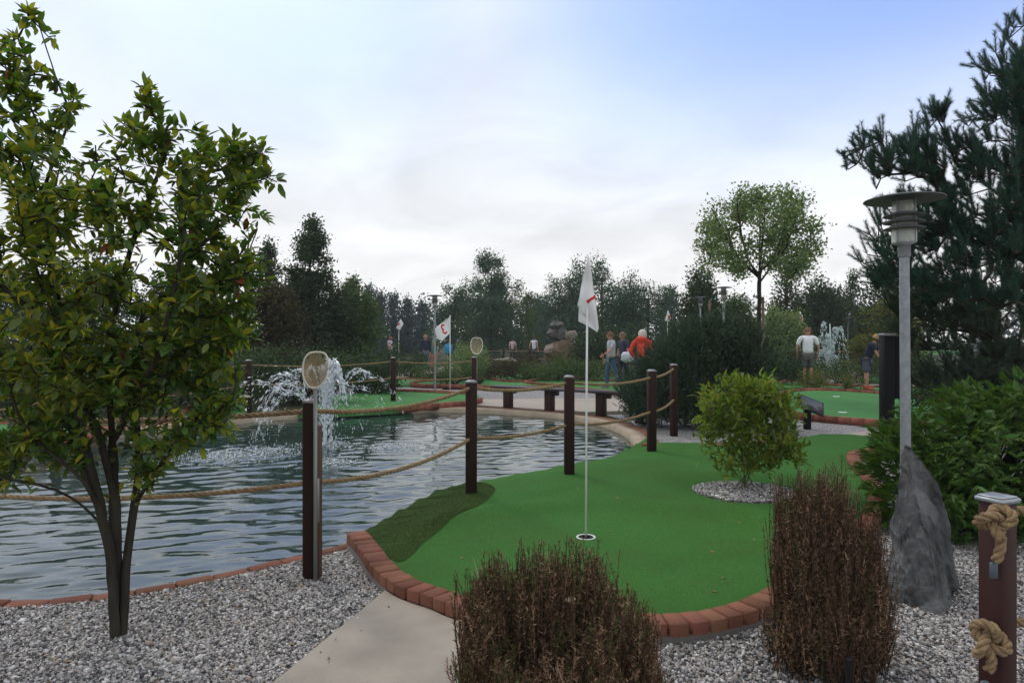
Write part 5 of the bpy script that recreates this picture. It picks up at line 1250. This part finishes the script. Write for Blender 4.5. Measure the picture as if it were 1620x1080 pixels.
TB = [
 # label, px, D, top, w, material, kind, n, leaf, opts
 ('dark tree with a thin open spire at the left beyond the pond', 490, 22, 350, 96, 'dark', 'airy', 8000, .09, dict(bot=470, twist=.1)),
 ('dark spired tree just right of the slender near tree', 425, 20, 388, 74, 'dark', 'airy', 7000, .09, dict()),
 ('broad dark tree below the open spire', 500, 23, 430, 150, 'dark', 'round', 12000, .10, dict()),
 ('rusty brown leaved tree at the left of the pond', 425, 18.5, 450, 120, 'rust', 'round', 9000, .09, dict()),
 ('bushy mid green tree left of the spectator flags', 560, 24, 452, 110, 'mid', 'round', 10000, .10, dict()),
 ('lighter green tree above the fountain spray', 556, 30, 440, 70, 'mid', 'airy', 6000, .11, dict()),
 ('birch like tree with a pointed ragged top left of the centre', 775, 50, 402, 120, 'blue', 'airy', 13000, .15, dict()),
 ('bushy tree behind the standing spectators', 785, 53, 432, 150, 'mid', 'round', 13000, .16, dict()),
 ('low tree filling the gap by the slim lamp', 718, 55, 455, 80, 'blue', 'round', 6500, .17, dict()),
 ('large round tree directly behind the near flag', 950, 46, 410, 165, 'blue', 'round', 16000, .15, dict()),
 ('left lobe tree beside the stacked rocks', 885, 48, 436, 90, 'blue', 'round', 8000, .12, dict()),
 ('right hand tree sloping down behind the juniper bush', 1025, 45, 450, 110, 'blue', 'round', 9000, .12, dict()),
 ('thin ragged top of a tree left of the large round tree', 836, 56, 464, 60, 'mid', 'airy', 5000, .13, dict()),
 ('dark tree at the left foot of the round crowned tree', 1108, 26, 420, 74, 'dark', 'round', 8000, .11, dict()),
 ('dark pine right of the round crowned tree', 1245, 30, 412, 90, 'dark', 'cone', 8000, .12, dict()),
 ('second dark pine towards the far fountain', 1292, 33, 440, 90, 'dark', 'round', 8000, .12, dict()),
 ('grey green tree behind the distant fountain plume', 1318, 38, 452, 90, 'far', 'round', 8000, .13, dict()),
 ('dark pointed tree right of the distant fountain plume', 1350, 36, 436, 60, 'dark', 'cone', 6000, .12, dict()),
 ('dark tree left of the lamp post', 1400, 30, 425, 90, 'dark', 'round', 8000, .12, dict()),
 ('yellow green tree behind the boy in dark clothes', 1405, 24, 480, 120, 'yellow', 'round', 8000, .09, dict()),
 ('light green bushy tree behind the man in the white shirt', 1235, 25, 490, 90, 'light', 'round', 6000, .09, dict()),
 ('olive tree between the stakes and the far flag', 1160, 28, 470, 90, 'mid', 'round', 7000, .11, dict()),
 ('dark tree seen through the left tree crown', 300, 20, 420, 160, 'dark', 'round', 9000, .10, dict()),
 ('dark tree far left behind the near crown', 150, 21, 400, 170, 'dark', 'round', 9000, .10, dict()),
 ('leftmost dark tree at the picture edge', -10, 20, 420, 190, 'dark', 'round', 9000, .10, dict()),
]
for (lb_, px, D, top, w, m_, kd, n, ls, op) in TB: tree_bg(lb_, px, D, top, w, FOL[m_], kd, n, ls, group=GB, **op)
# far conifers against the sky, beyond the course
FC = [('tallest pointed far conifer left of the flags', 583, 62, 458, 30), ('second far conifer beside the tallest one', 600, 64, 468, 26), ('far conifer between the two small flags', 622, 66, 472, 30), ('rounded far conifer left of the slim lamp', 645, 68, 478, 34), ('far conifer right behind the slim lamp', 668, 66, 484, 30),
      ('far conifer at the left end of the distant row', 560, 63, 470, 30), ('far conifer left of the rock stack', 850, 60, 478, 34), ('far conifer right of the large round tree', 1062, 58, 462, 40), ('small far conifer near the brown boulder', 862, 64, 484, 30)]
for lb_, px, D, top, w in FC: tree_bg(lb_, px, D, top, w*1.6, FOL['far'], 'cone', 3600, .22, group='distant conifers', name='conifer_tree')
o = None
# far wood that reads as one mass
lobes_ = []
for k in range(95):
    D = rng.uniform(78, 96); px = -700+k*32+rng.normal(0, 10); tp = 480+rng.normal(0, 8); zt = HC-(tp-540)/F*D; lobes_.append((((px-810)/F*D, D, zt*.5), (2.4, 2.5, zt*.55)))
o = mobj('far_wood', cloud(lobes_, 60000, .45, .7, 0, .3, 9, .5), FOL['far'], kind='stuff'); tag(o, 'far off dark green wood closing the horizon', 'wood')
# closer hedges and shrubs
HB = [
 ('dark shrub mass on the left bank behind the fountain', 470, 15.6, 545, 190, 'dark', 9000, .07, dict(rd=1.0)),
 ('dark green shrub behind the fountain spray on the right', 580, 18.5, 540, 110, 'dark', 6000, .075, dict(rd=.8)),
 ('clipped bright green shrub beside the far ball net', 742, 24, 541, 56, 'light', 3500, .07, dict(rd=.8)),
 ('low dark hedge below the walking spectators', 650, 28, 552, 60, 'dark', 3000, .08, dict(rd=.7)),
 ('ground hugging green shrub left of the second net', 715, 22, 573, 90, 'mid', 4200, .06, dict(rd=.7)),
 ('wide bed of brownish ground cover in front of the standing spectators', 830, 25, 569, 170, 'rust', 6500, .07, dict(rd=.9)),
 ('green ground cover shrub behind the curving brick green', 890, 24, 570, 130, 'mid', 5200, .07, dict(rd=.7)),
 ('reddish shrub left of the brown boulder', 822, 30, 560, 70, 'rust', 3200, .08, dict(rd=.8)),
 ('dark green shrub right of the brown boulder behind the flagpole', 935, 26, 520, 60, 'dark', 4200, .08, dict(rd=.6)),
 ('dark shrub behind the two boys', 975, 27, 505, 90, 'dark', 5200, .08, dict(rd=.8)),
 ('low green shrub bed in front of the man in the white shirt', 1245, 23.5, 566, 110, 'mid', 5200, .06, dict(rd=.6)),
 ('low green shrub bed below the far fountain', 1335, 23.5, 568, 100, 'mid', 5200, .06, dict(rd=.6)),
 ('yellowish tuft shrub on the pale gravel strip', 1288, 20, 583, 38, 'yellow', 1600, .05, dict(rd=.3)),
 ('small tuft plant right of the yellowish shrub', 1340, 19.8, 590, 34, 'yellow', 900, .05, dict(rd=.3)),
 ('dark hedge across the left bank under the near tree', 230, 13.6, 575, 330, 'dark', 9000, .07, dict(rd=.8)),
 ('yellow green hedge behind the dark one on the left', 240, 17, 540, 380, 'mid', 9000, .08, dict(rd=.8)),
 ('dark hedge at the far left edge', -60, 13, 585, 240, 'dark', 6000, .07, dict(rd=.8)),
 ('shaded shrub row behind the round crowned tree trunk', 1200, 22, 540, 150, 'dark', 6000, .08, dict(rd=.8)),
 ('olive hedge behind the far rope fence on the right', 1330, 40, 530, 260, 'mid', 7000, .12, dict(rd=1.0)),
 ('dark hedge beyond the second pine on the right edge', 1560, 12.5, 560, 260, 'dark', 8000, .07, dict(rd=1.0)),
]
for (lb_, px, D, top, w, m_, n, ls, op) in HB: tree_bg(lb_, px, D, top, w, FOL[m_], 'hedge', n, ls, cat='shrub', name='shrub', trunk=False, group='shrubs around the course', **op)

# tree stakes
M_stake = mat('tree_stake_wood', (.17, .13, .085), .9, var=.25)
for i, (px, top, D) in enumerate([(1123, 475, 17.2), (1207, 470, 17.3)]):
    o = mobj('tree_stake', lathe([(.035, 0), (.033, HC-(top-540)/F*D-ZG), (0, HC-(top-540)/F*D-ZG+.01)], 10), M_stake, smooth=True, loc=((px-810)/F*D, D, ZG)); tag(o, ['bare wooden tree stake left of the round crowned tree', 'wooden tree stake right against the trunk of the round crowned tree'][i], 'stake', 'tree stakes')

# rocks in the middle distance
M_brown = stone_mat('brown_boulder', (.10, .065, .04), (.18, .12, .075), 12); M_dkrock = stone_mat('stacked_rock', (.04, .042, .045), (.10, .09, .08), 12)
def boulder(label, px, py0, py1, D, w, m, seed, zb=None):
    zt, zl = HC-(py0-540)/F*D, (HC-(py1-540)/F*D); hw = w/2/F*D; r_ = np.random.default_rng(seed); pts = []
    for k in range(34):
        u = unit(r_.normal(size=3)); pts.append(Vector((u[0]*hw*1.05, u[1]*hw*.8, (zt-zl)/2*(1+np.clip(u[2]*1.25, -1, 1)))))
    o = obj('boulder', rock_mesh(pts, 2, hw*.10, m, seed, .02), None, ((px-810)/F*D, D, zl)); tag(o, label, 'rock', 'rocks in the middle distance'); return o
boulder('big brown boulder lowest in the rock group', 888, 537, 577, 28.5, 56, M_brown, 1)
boulder('dark rounded rock on top of the brown boulder', 882, 519, 539, 28.5, 34, M_dkrock, 2)
boulder('pale flat rock leaning right of the dark stacked rock', 903, 523, 539, 28.4, 22, mat('pale_rock', (.24, .21, .17), .9, var=.3), 3)
boulder('small dark capping rock highest in the rock group', 880, 508, 520, 28.5, 25, M_dkrock, 4)
boulder('flat pale rock half buried in front of the ground cover', 802, 566, 572, 27, 42, mat('flat_rock', (.25, .22, .18), .9, var=.3), 5)

# a few leaves the trees have dropped
q_ = np.vstack([np.column_stack([rng.normal(-1.9, .7, 40), rng.uniform(2.8, 4.2, 40), np.full(40, ZG+.014)]), np.column_stack([rng.uniform(-.5, 1.9, 16), rng.uniform(3.7, 6.3, 16), np.zeros(16)])])
k = in_poly(q_[:, 0], q_[:, 1], left_bed) | in_poly(q_[:, 0], q_[:, 1], green); q_ = q_[k]; g2 = in_poly(q_[:, 0], q_[:, 1], green); q_[g2, 2] = zgreen(q_[g2, 0], q_[g2, 1])+.004
d_ = rdir(len(q_)); d_[:, 2] = .05; n2_ = rdir(len(q_))*.25+[0, 0, 1]
o = mobj('fallen_leaves', cards(q_, d_, n2_, rng.uniform(.022, .05, len(q_)), rng.uniform(.012, .022, len(q_)), LEAF8), mat('fallen_leaf', (.26, .17, .07), .8, island=.5, hue=.05), kind='stuff'); tag(o, 'scattered dry fallen leaves on the gravel and turf', 'leaves')

# far rope fence lines at the right
def wire_fence(label, x0, x1, D, zs, n):
    a, b = (x0-810)/F*D, (x1-810)/F*D; t_ = thing('rope_fence', label, 'fence', (a, D, ZG)); off = Vector(t_.location)
    for k in range(n): mobj('post', box(-.05, .05, -.05, .05, 0, 1.0, .01), M_post, t_, loc=((b-a)*k/(n-1), 0, 0))
    for z in zs: mobj('rope', sweep([((b-a)*k/40, 0, z-ZG-.06*abs(math.sin(k/40*math.pi*(n-1)))) for k in range(41)], .017, 5), M_rope, t_, smooth=True)
wire_fence('distant low rope fence behind the far fountain', 1215, 1430, 30, (.95, .55), 5)
wire_fence('distant rope fence behind the standing spectators', 755, 880, 36, (.9, .5), 4)

# ------------------------------------------------------------------ people
SK = mat('skin', (.50, .27, .19), .6)
def pmat(n, c): return mat('cloth_'+n, c, .85, var=.15, var_scale=6, bump=.3, bump_scale=20)
def skinmesh(name, J, E, Rr, m, parent, sub_=2, root=0):
    me = bpy.data.meshes.new(name); me.from_pydata([tuple(p) for p in J], E, []); o = obj(name, me, parent)
    me.materials.append(m); md = o.modifiers.new('skin', 'SKIN'); me.skin_vertices or None
    if not me.skin_vertices:
        pass
    for i, r_ in enumerate(Rr):
        sv = me.skin_vertices[0].data[i]; sv.radius = (r_, r_) if np.isscalar(r_) else r_; sv.use_root = (i == root)
    s_ = o.modifiers.new('sub', 'SUBSURF'); s_.levels = sub_; s_.render_levels = sub_; md.use_smooth_shade = True
    return o
def hand_vt(side=1):
    """open relaxed hand: palm and five bent fingers, along -z from the wrist"""
    v = [box(-.012, .012, -.036, .036, -.085, .0, .006)]
    for k, (y, l) in enumerate([(-.028, .062), (-.010, .074), (.009, .070), (.027, .055)]):
        v.append(xf(box(-.007, .007, -.008, .008, -l*.55, 0, .002), (0, y, -.085), rx=0, ry=.25)); v.append(xf(box(-.006, .006, -.007, .007, -l*.5, 0, .002), (-.25*l*.55, y, -.085-l*.52), ry=.7))
    v.append(xf(box(-.008, .008, -.009, .009, -.055, 0, .002), (0, -.034*side, -.02), rx=-.75*side, ry=.2)); v.append(xf(box(-.007, .007, -.008, .008, -.03, 0, .002), (-.008, -.070*side, -.058), rx=-.35*side, ry=.5))
    return join(*v)
def head_vt(h):
    """head with nose, brow, chin and ears, facing -y; height h"""
    a = np.linspace(0, math.pi, 15); b = np.arange(20)*2*math.pi/20; V = []
    for i in a:
        for j in b:
            x, y, z = math.sin(i)*math.cos(j), math.sin(i)*math.sin(j), math.cos(i)
            w = .36*(1-.22*max(0, -z)); dpt = .45*(1-.10*max(0, -z)); X_, Y_, Z_ = x*w, y*dpt, z*.5
            if y < -.2:
                Y_ += -.05*math.exp(-((x)/.16)**2-((z+.12)/.16)**2)*2.0   # nose
                Y_ += .03*math.exp(-((abs(x)-.38)/.16)**2-((z-.08)/.12)**2)  # eye sockets
                Y_ += -.025*math.exp(-(x/.3)**2-((z+.72)/.15)**2)            # chin
            V.append((X_*h, Y_*h, Z_*h))
    T = []
    for i in range(14):
        for j in range(20):
            p, q_ = i*20+j, i*20+(j+1) % 20; T += [(p, p+20, q_+20), (p, q_+20, q_)]
    vs = [(np.array(V), np.array(T))]
    for s in (-1, 1): vs.append(xf(box(-.03*h, .03*h, -.07*h, .08*h, -.13*h, .12*h, .02*h), (s*.375*h, .02*h, -.02*h), .3*s))
    return join(*vs)
def hair_vt(h, long=False, thick=1.08):
    a = np.linspace(0, math.pi*(.66 if long else .56), 10); b = np.arange(22)*2*math.pi/22; V = []
    for i in a:
        for j in b:
            x, y, z = math.sin(i)*math.cos(j), math.sin(i)*math.sin(j), math.cos(i); k = 1+.07*math.sin(j*7+i*5)+.04*math.sin(j*13)
            cut = 1 if (y > -.45 or z > .45) else .93
            V.append((x*.40*h*thick*k*cut, (y*.48*thick*k*cut+.03)*h, z*.54*h*thick+.015*h))
    T = []
    for i in range(9):
        for j in range(22):
            p, q_ = i*22+j, i*22+(j+1) % 22; T += [(p, p+22, q_+22), (p, q_+22, q_)]
    return np.array(V), np.array(T)
def person(label, px, pf, H, facing, pose, shirt, pants, hair, D=None, shoe=(.25, .25, .26), longhair=False, shorts=False, sleeves='short', head_pitch=0.0, hair_thick=1.08, lean=0.0, extras=None, bulk=1.0, zf=0.0):
    D = D or depth(pf, 0.0); base = Vector(((px-810)/F*D, D, zf)); t_ = thing('person', label, 'person', base, facing, group='people on the course')
    h = H; J = {}
    J['pel'] = (0, 0, .53*h); J['wst'] = (0, -lean*.12*h, .62*h); J['chs'] = (0, -lean*.30*h, .74*h-abs(lean)*.03*h); J['nkb'] = (0, -lean*.42*h, .825*h-abs(lean)*.06*h); J['nkt'] = (0, -lean*.47*h-.01*h, .865*h-abs(lean)*.07*h)
    for s, n_ in ((-1, 'L'), (1, 'R')):
        sx = .105*h*bulk*s; sh_ = Vector((sx, J['nkb'][1], J['nkb'][2]-.02*h)); J['sh'+n_] = tuple(sh_)
        ua = Vector(pose.get('arm'+n_, (.05*s, 0, -1))).normalized(); fa = Vector(pose.get('fore'+n_, (.0, -.25, -1))).normalized()
        el_ = sh_+ua*.165*h+Vector((s*.02*h, 0, 0)); wr_ = el_+fa*.145*h; J['el'+n_] = tuple(el_); J['wr'+n_] = tuple(wr_); J['fa'+n_] = fa
        lg = Vector(pose.get('leg'+n_, (.0, 0, -1))).normalized(); sn = Vector(pose.get('shin'+n_, (0, 0, -1))).normalized()
        hp = Vector((.052*h*s, 0, .50*h)); kn = hp+lg*.235*h; ak = kn+sn*.225*h; J['hp'+n_], J['kn'+n_], J['ak'+n_] = tuple(hp), tuple(kn), tuple(ak)
    low = min(J['akL'][2], J['akR'][2]); dz = .04*h-low
    for k in J:
        if not k.startswith('fa'): J[k] = (J[k][0], J[k][1], J[k][2]+dz)
    names = ['pel', 'wst', 'chs', 'nkb', 'nkt', 'shL', 'elL', 'wrL', 'shR', 'elR', 'wrR', 'hpL', 'knL', 'akL', 'hpR', 'knR', 'akR']; ix = {n_: i for i, n_ in enumerate(names)}
    E = [('pel', 'wst'), ('wst', 'chs'), ('chs', 'nkb'), ('nkb', 'nkt'), ('nkb', 'shL'), ('shL', 'elL'), ('elL', 'wrL'), ('nkb', 'shR'), ('shR', 'elR'), ('elR', 'wrR'), ('pel', 'hpL'), ('hpL', 'knL'), ('knL', 'akL'), ('pel', 'hpR'), ('hpR', 'knR'), ('knR', 'akR')]
    rad = dict(pel=.068, wst=.062, chs=.070, nkb=.042, nkt=.030, shL=.034, shR=.034, elL=.022, elR=.022, wrL=.015, wrR=.015, hpL=.050, hpR=.050, knL=.032, knR=.032, akL=.021, akR=.021)
    skinmesh('body', [J[n_] for n_ in names], [(ix[a], ix[b]) for a, b in E], [rad[n_]*h*(bulk if n_ in ('pel', 'wst', 'chs') else 1)*.9 for n_ in names], SK, t_)
    def garment(nm, keys, edges, radii, m, trim=None):
        Jn = [J[k] if isinstance(k, str) else k for k in keys]; return skinmesh(nm, Jn, edges, [r_*h for r_ in radii], m, t_)
    def mid(a, b, s): return tuple(Vector(J[a]).lerp(Vector(J[b]), s))
    sl_ = {'short': .75, 'none': .12}.get(sleeves, 1)
    keys = ['pel', 'wst', 'chs', 'nkb', 'shL', mid('shL', 'elL', sl_), 'shR', mid('shR', 'elR', sl_)]
    ed = [(0, 1), (1, 2), (2, 3), (3, 4), (4, 5), (3, 6), (6, 7)]; rr = [.079*bulk, .074*bulk, .082*bulk, .046, .043, .036, .043, .036]
    if sleeves == 'long': keys += [mid('elL', 'wrL', .93), mid('elR', 'wrR', .93)]; ed += [(5, 8), (7, 9)]; rr += [.026, .026]
    garment('shirt', keys, ed, rr, pmat(label[:22].replace(' ', '_')+'_top', shirt))
    sk_ = .95 if not shorts else 0
    if shorts: keys = ['pel', 'hpL', mid('hpL', 'knL', .92), 'hpR', mid('hpR', 'knR', .92)]; ed = [(0, 1), (1, 2), (0, 3), (3, 4)]; rr = [.074*bulk, .060*bulk, .056, .060*bulk, .056]
    else: keys = ['pel', 'hpL', 'knL', mid('knL', 'akL', .96), 'hpR', 'knR', mid('knR', 'akR', .96)]; ed = [(0, 1), (1, 2), (2, 3), (0, 4), (4, 5), (5, 6)]; rr = [.074*bulk, .058*bulk, .043, .034, .058*bulk, .043, .034]
    garment('shorts' if shorts else 'trousers', keys, ed, rr, pmat(label[:22].replace(' ', '_')+'_legs', pants))
    hh_ = .132*h; hc = Vector(J['nkt'])+Vector((0, -.012*h-math.sin(head_pitch)*.035*h, .055*h-(1-math.cos(head_pitch))*.03*h))
    hd = mobj('head', head_vt(hh_), SK, t_, smooth=True, loc=hc); hd.rotation_euler = (head_pitch, 0, pose.get('turn', 0))
    mobj('hair', hair_vt(hh_, longhair, hair_thick), mat('hair_%d' % int(sum(hair)*1000), hair, .8, var=.35, var_scale=25, bump=1, bump_scale=50), hd, smooth=True)
    eyes = join(*[xf(lathe([(0, .02*hh_), (.045*hh_, 0), (0, -.02*hh_)], 8), (s*.14*hh_, -.42*hh_, .04*hh_), rx=R(90)) for s in (-1, 1)])
    mobj('eyes', eyes, mat('eye_dark', (.03, .02, .02), .3), hd)
    mobj('mouth', box(-.10*hh_, .10*hh_, -.425*hh_, -.40*hh_, -.285*hh_, -.26*hh_), mat('lips', (.30, .10, .08), .6), hd)
    for n_, s in (('L', -1), ('R', 1)):
        f_ = J['fa'+n_]; ho = mobj('hand', xf(hand_vt(s), s=h/1.75*1.02), SK, t_, smooth=True, loc=J['wr'+n_]); ho.rotation_euler = (-Vector(f_)).to_track_quat('Z', 'Y').to_euler()
        a = Vector(J['ak'+n_]); so_ = mobj('shoe', join(box(-.045, .045, -.19, .07, -.04*h/1.0*.9, .0, .02), box(-.04, .04, -.05, .065, -.01, .045, .015)), mat('shoe_%d' % int(sum(shoe)*100), shoe, .7), t_, smooth=False, loc=a)
        so_.scale = (h/1.75,)*3
    return t_, J
club_m = mat('club_shaft', (.25, .25, .27), .35, .8)
def club(t_parent_loc, a, b, label):
    d = (Vector(b)-Vector(a)); t_ = thing('putter', label, 'golf club', a)
    mobj('shaft', sweep([(0, 0, 0), tuple(d*.5), tuple(d)], .009, 6), club_m, t_, smooth=True); mobj('grip', sweep([(0, 0, 0), tuple(d*.28)], .015, 6), M_blk, t_); h_ = mobj('club_head', box(-.06, .06, -.02, .02, -.03, .012, .006), club_m, t_, loc=tuple(d))
# facing 0 looks toward the camera (-y); positive turns counter-clockwise seen from above
W_L = R(-75)
t1, J1 = person('boy in a grey T-shirt and jeans walking left with one arm held out', 967, 613, 1.66, W_L, dict(armL=(-.1, .15, -1), foreL=(-.1, -.4, -.8), armR=(.15, -.45, -.8), foreR=(.1, -.9, -.45), legL=(0, -.30, -1), shinL=(0, .05, -1), legR=(0, .22, -1), shinR=(0, .42, -1)), (.42, .44, .47), (.055, .11, .16), (.17, .10, .055), D=20.2)
a = Matrix.Rotation(W_L, 3, 'Z') @ Vector(J1['wrR'])+t1.location
club(None, a+Vector((-.05, 0, .1)), a+Vector((.35, -.1, -.62)), 'putter held out by the boy in the grey T-shirt')
person('boy in a dark top with a white jumper round his waist', 986, 611, 1.66, R(-60), dict(legL=(0, -.2, -1), legR=(0, .2, -1), shinR=(0, .3, -1)), (.05, .055, .08), (.035, .04, .05), (.20, .13, .08), D=21.2)
q_ = P(992, 561, 20.9); o = mobj('jumper', xf(lathe([(.0, .10), (.12, .08), (.19, 0), (.17, -.06), (.20, -.15), (.11, -.22), (0, -.20)], 7), tuple(q_)), mat('white_knit', (.62, .68, .74), .9, bump=.6), smooth=True); tag(o, 'white jumper tied round the waist of the boy in the dark top', 'jumper')
tw, Jw = person('woman with white hair in an orange red hooded jacket behind the juniper bush', 1016, 617, 1.66, R(155), dict(armL=(-.35, -.1, -1), foreL=(.2, -.5, -.5), armR=(.35, -.1, -1), foreR=(-.2, -.5, -.5)), (.72, .075, .045), (.05, .06, .09), (.60, .57, .52), D=18.6, longhair=True, sleeves='long', hair_thick=1.25, bulk=1.22)
hood = mobj('hood', xf(lathe([(.0, -.08), (.13, -.04), (.16, .02), (.13, .06), (.08, .05)], 16), (0, Jw['nkb'][1]+.09, Jw['nkb'][2]+.02), rx=.3), pmat('hood', (.72, .075, .045)), tw, smooth=True)
person('man in a white T-shirt and camouflage shorts with his back turned', 1278, 609, 1.80, R(165), dict(armL=(-.2, 0, -1), foreL=(.1, -.35, -.9), armR=(.2, 0, -1), foreR=(-.1, -.35, -.9), turn=.5), (.80, .82, .84), (.10, .105, .09), (.20, .10, .06), D=21.4, shorts=True, bulk=1.18, head_pitch=.25, hair_thick=1.02)
tb, Jb = person('blond boy in dark clothes and denim shorts bending over a putt', 1371, 616, 1.60, R(50), dict(armL=(.15, -.5, -1), foreL=(.1, -.6, -.8), armR=(-.15, -.5, -1), foreR=(-.1, -.6, -.8)), (.022, .025, .042), (.085, .095, .13), (.42, .27, .12), D=19.4, shorts=True, head_pitch=.5, lean=.26, bulk=1.12, shoe=(.5, .1, .06))
a = Matrix.Rotation(R(60), 3, 'Z') @ Vector(Jb['wrR'])+tb.location
club(None, a, Vector((a.x+.30, a.y-.25, .03)), 'putter in the hands of the bending blond boy')
person('distant person in a pale pink shirt and black trousers', 811, 568, 1.66, R(170), dict(), (.55, .42, .42), (.03, .03, .04), (.04, .03, .03), D=46, zf=ZG)
person('distant person in a white sleeveless top and dark trousers by the boulder', 845, 574, 1.74, R(150), dict(armR=(.3, .2, -1)), (.62, .66, .72), (.03, .035, .06), (.06, .045, .035), D=42, zf=ZG, sleeves='none')
person('distant woman in a lilac top at the left behind the hedge', 617, 572, 1.72, R(70), dict(foreL=(0, -.9, .2)), (.55, .50, .60), (.25, .25, .3), (.20, .09, .06), D=40, zf=ZG, sleeves='none', longhair=True)
person('distant adult in dark blue clothes on the path left of the slim lamp', 673, 588, 1.75, R(20), dict(legL=(0, -.15, -1), legR=(0, .15, -1)), (.025, .035, .06), (.10, .13, .18), (.30, .20, .12), D=33, zf=ZG, sleeves='long')
person('distant child in green and orange clothes beside the adult on the path', 686, 586, 1.40, R(-10), dict(), (.09, .20, .16), (.50, .16, .09), (.3, .2, .1), D=33.5, zf=ZG)
person('distant person in navy behind the far rope fence', 1258, 585, 1.75, R(90), dict(), (.02, .025, .05), (.02, .02, .03), (.05, .04, .03), D=36, zf=ZG, sleeves='long')
person('distant person in a white top at the far right beside the black post', 1365, 586, 1.72, R(0), dict(), (.65, .62, .66), (.03, .03, .03), (.04, .03, .03), D=38, zf=ZG, sleeves='long')
q_ = P(710, 545, 24.0)
o = mobj('blue_bag', join(box(-.14, .12, -.05, .05, -.32, 0, .03), box(-.05, .05, -.02, .02, 0, .05, .01)), mat('blue_plastic', (.03, .30, .55), .5, var=.2), loc=q_); tag(o, 'bright blue bag hanging right of the slim lamp', 'bag')
bagp = mobj('bag_post', lathe([(.03, 0), (.03, 1.26)], 8), M_post, loc=(q_.x, q_.y+.085, ZG)); tag(bagp, 'thin dark post carrying the blue bag', 'post')

# hole cups on the other greens
for (px, py, lb_) in [(1323, 627, 'white hole cup at the back of the right hand green'), (1333, 652, 'white hole cup at the front of the right hand green')]:
    g_ = G(px, py, .004); o = mobj('hole_cup', lathe([(0, .002), (.05, .002), (.05, .006), (.075, .006), (.08, 0)], 20), M_white, smooth=False, loc=g_); tag(o, lb_, 'golf hole')

# ------------------------------------------------------------------ thin summer haze
hz = mobj('haze', box(-130, 130, -8, 110, -1.6, 16), bpy.data.materials.new('haze'), kind='stuff')
tag(hz, 'thin pale haze in the air over the whole course', 'haze')
m = hz.data.materials[0]; m.use_nodes = True; t = m.node_tree; t.nodes.clear()
o = node(t, 'ShaderNodeOutputMaterial'); v_ = node(t, 'ShaderNodeVolumePrincipled'); v_.inputs['Density'].default_value = .0009; v_.inputs['Color'].default_value = (.86, .92, .95, 1)
v_.inputs['Anisotropy'].default_value = .2
t.links.new(v_.outputs[0], o.inputs['Volume'])
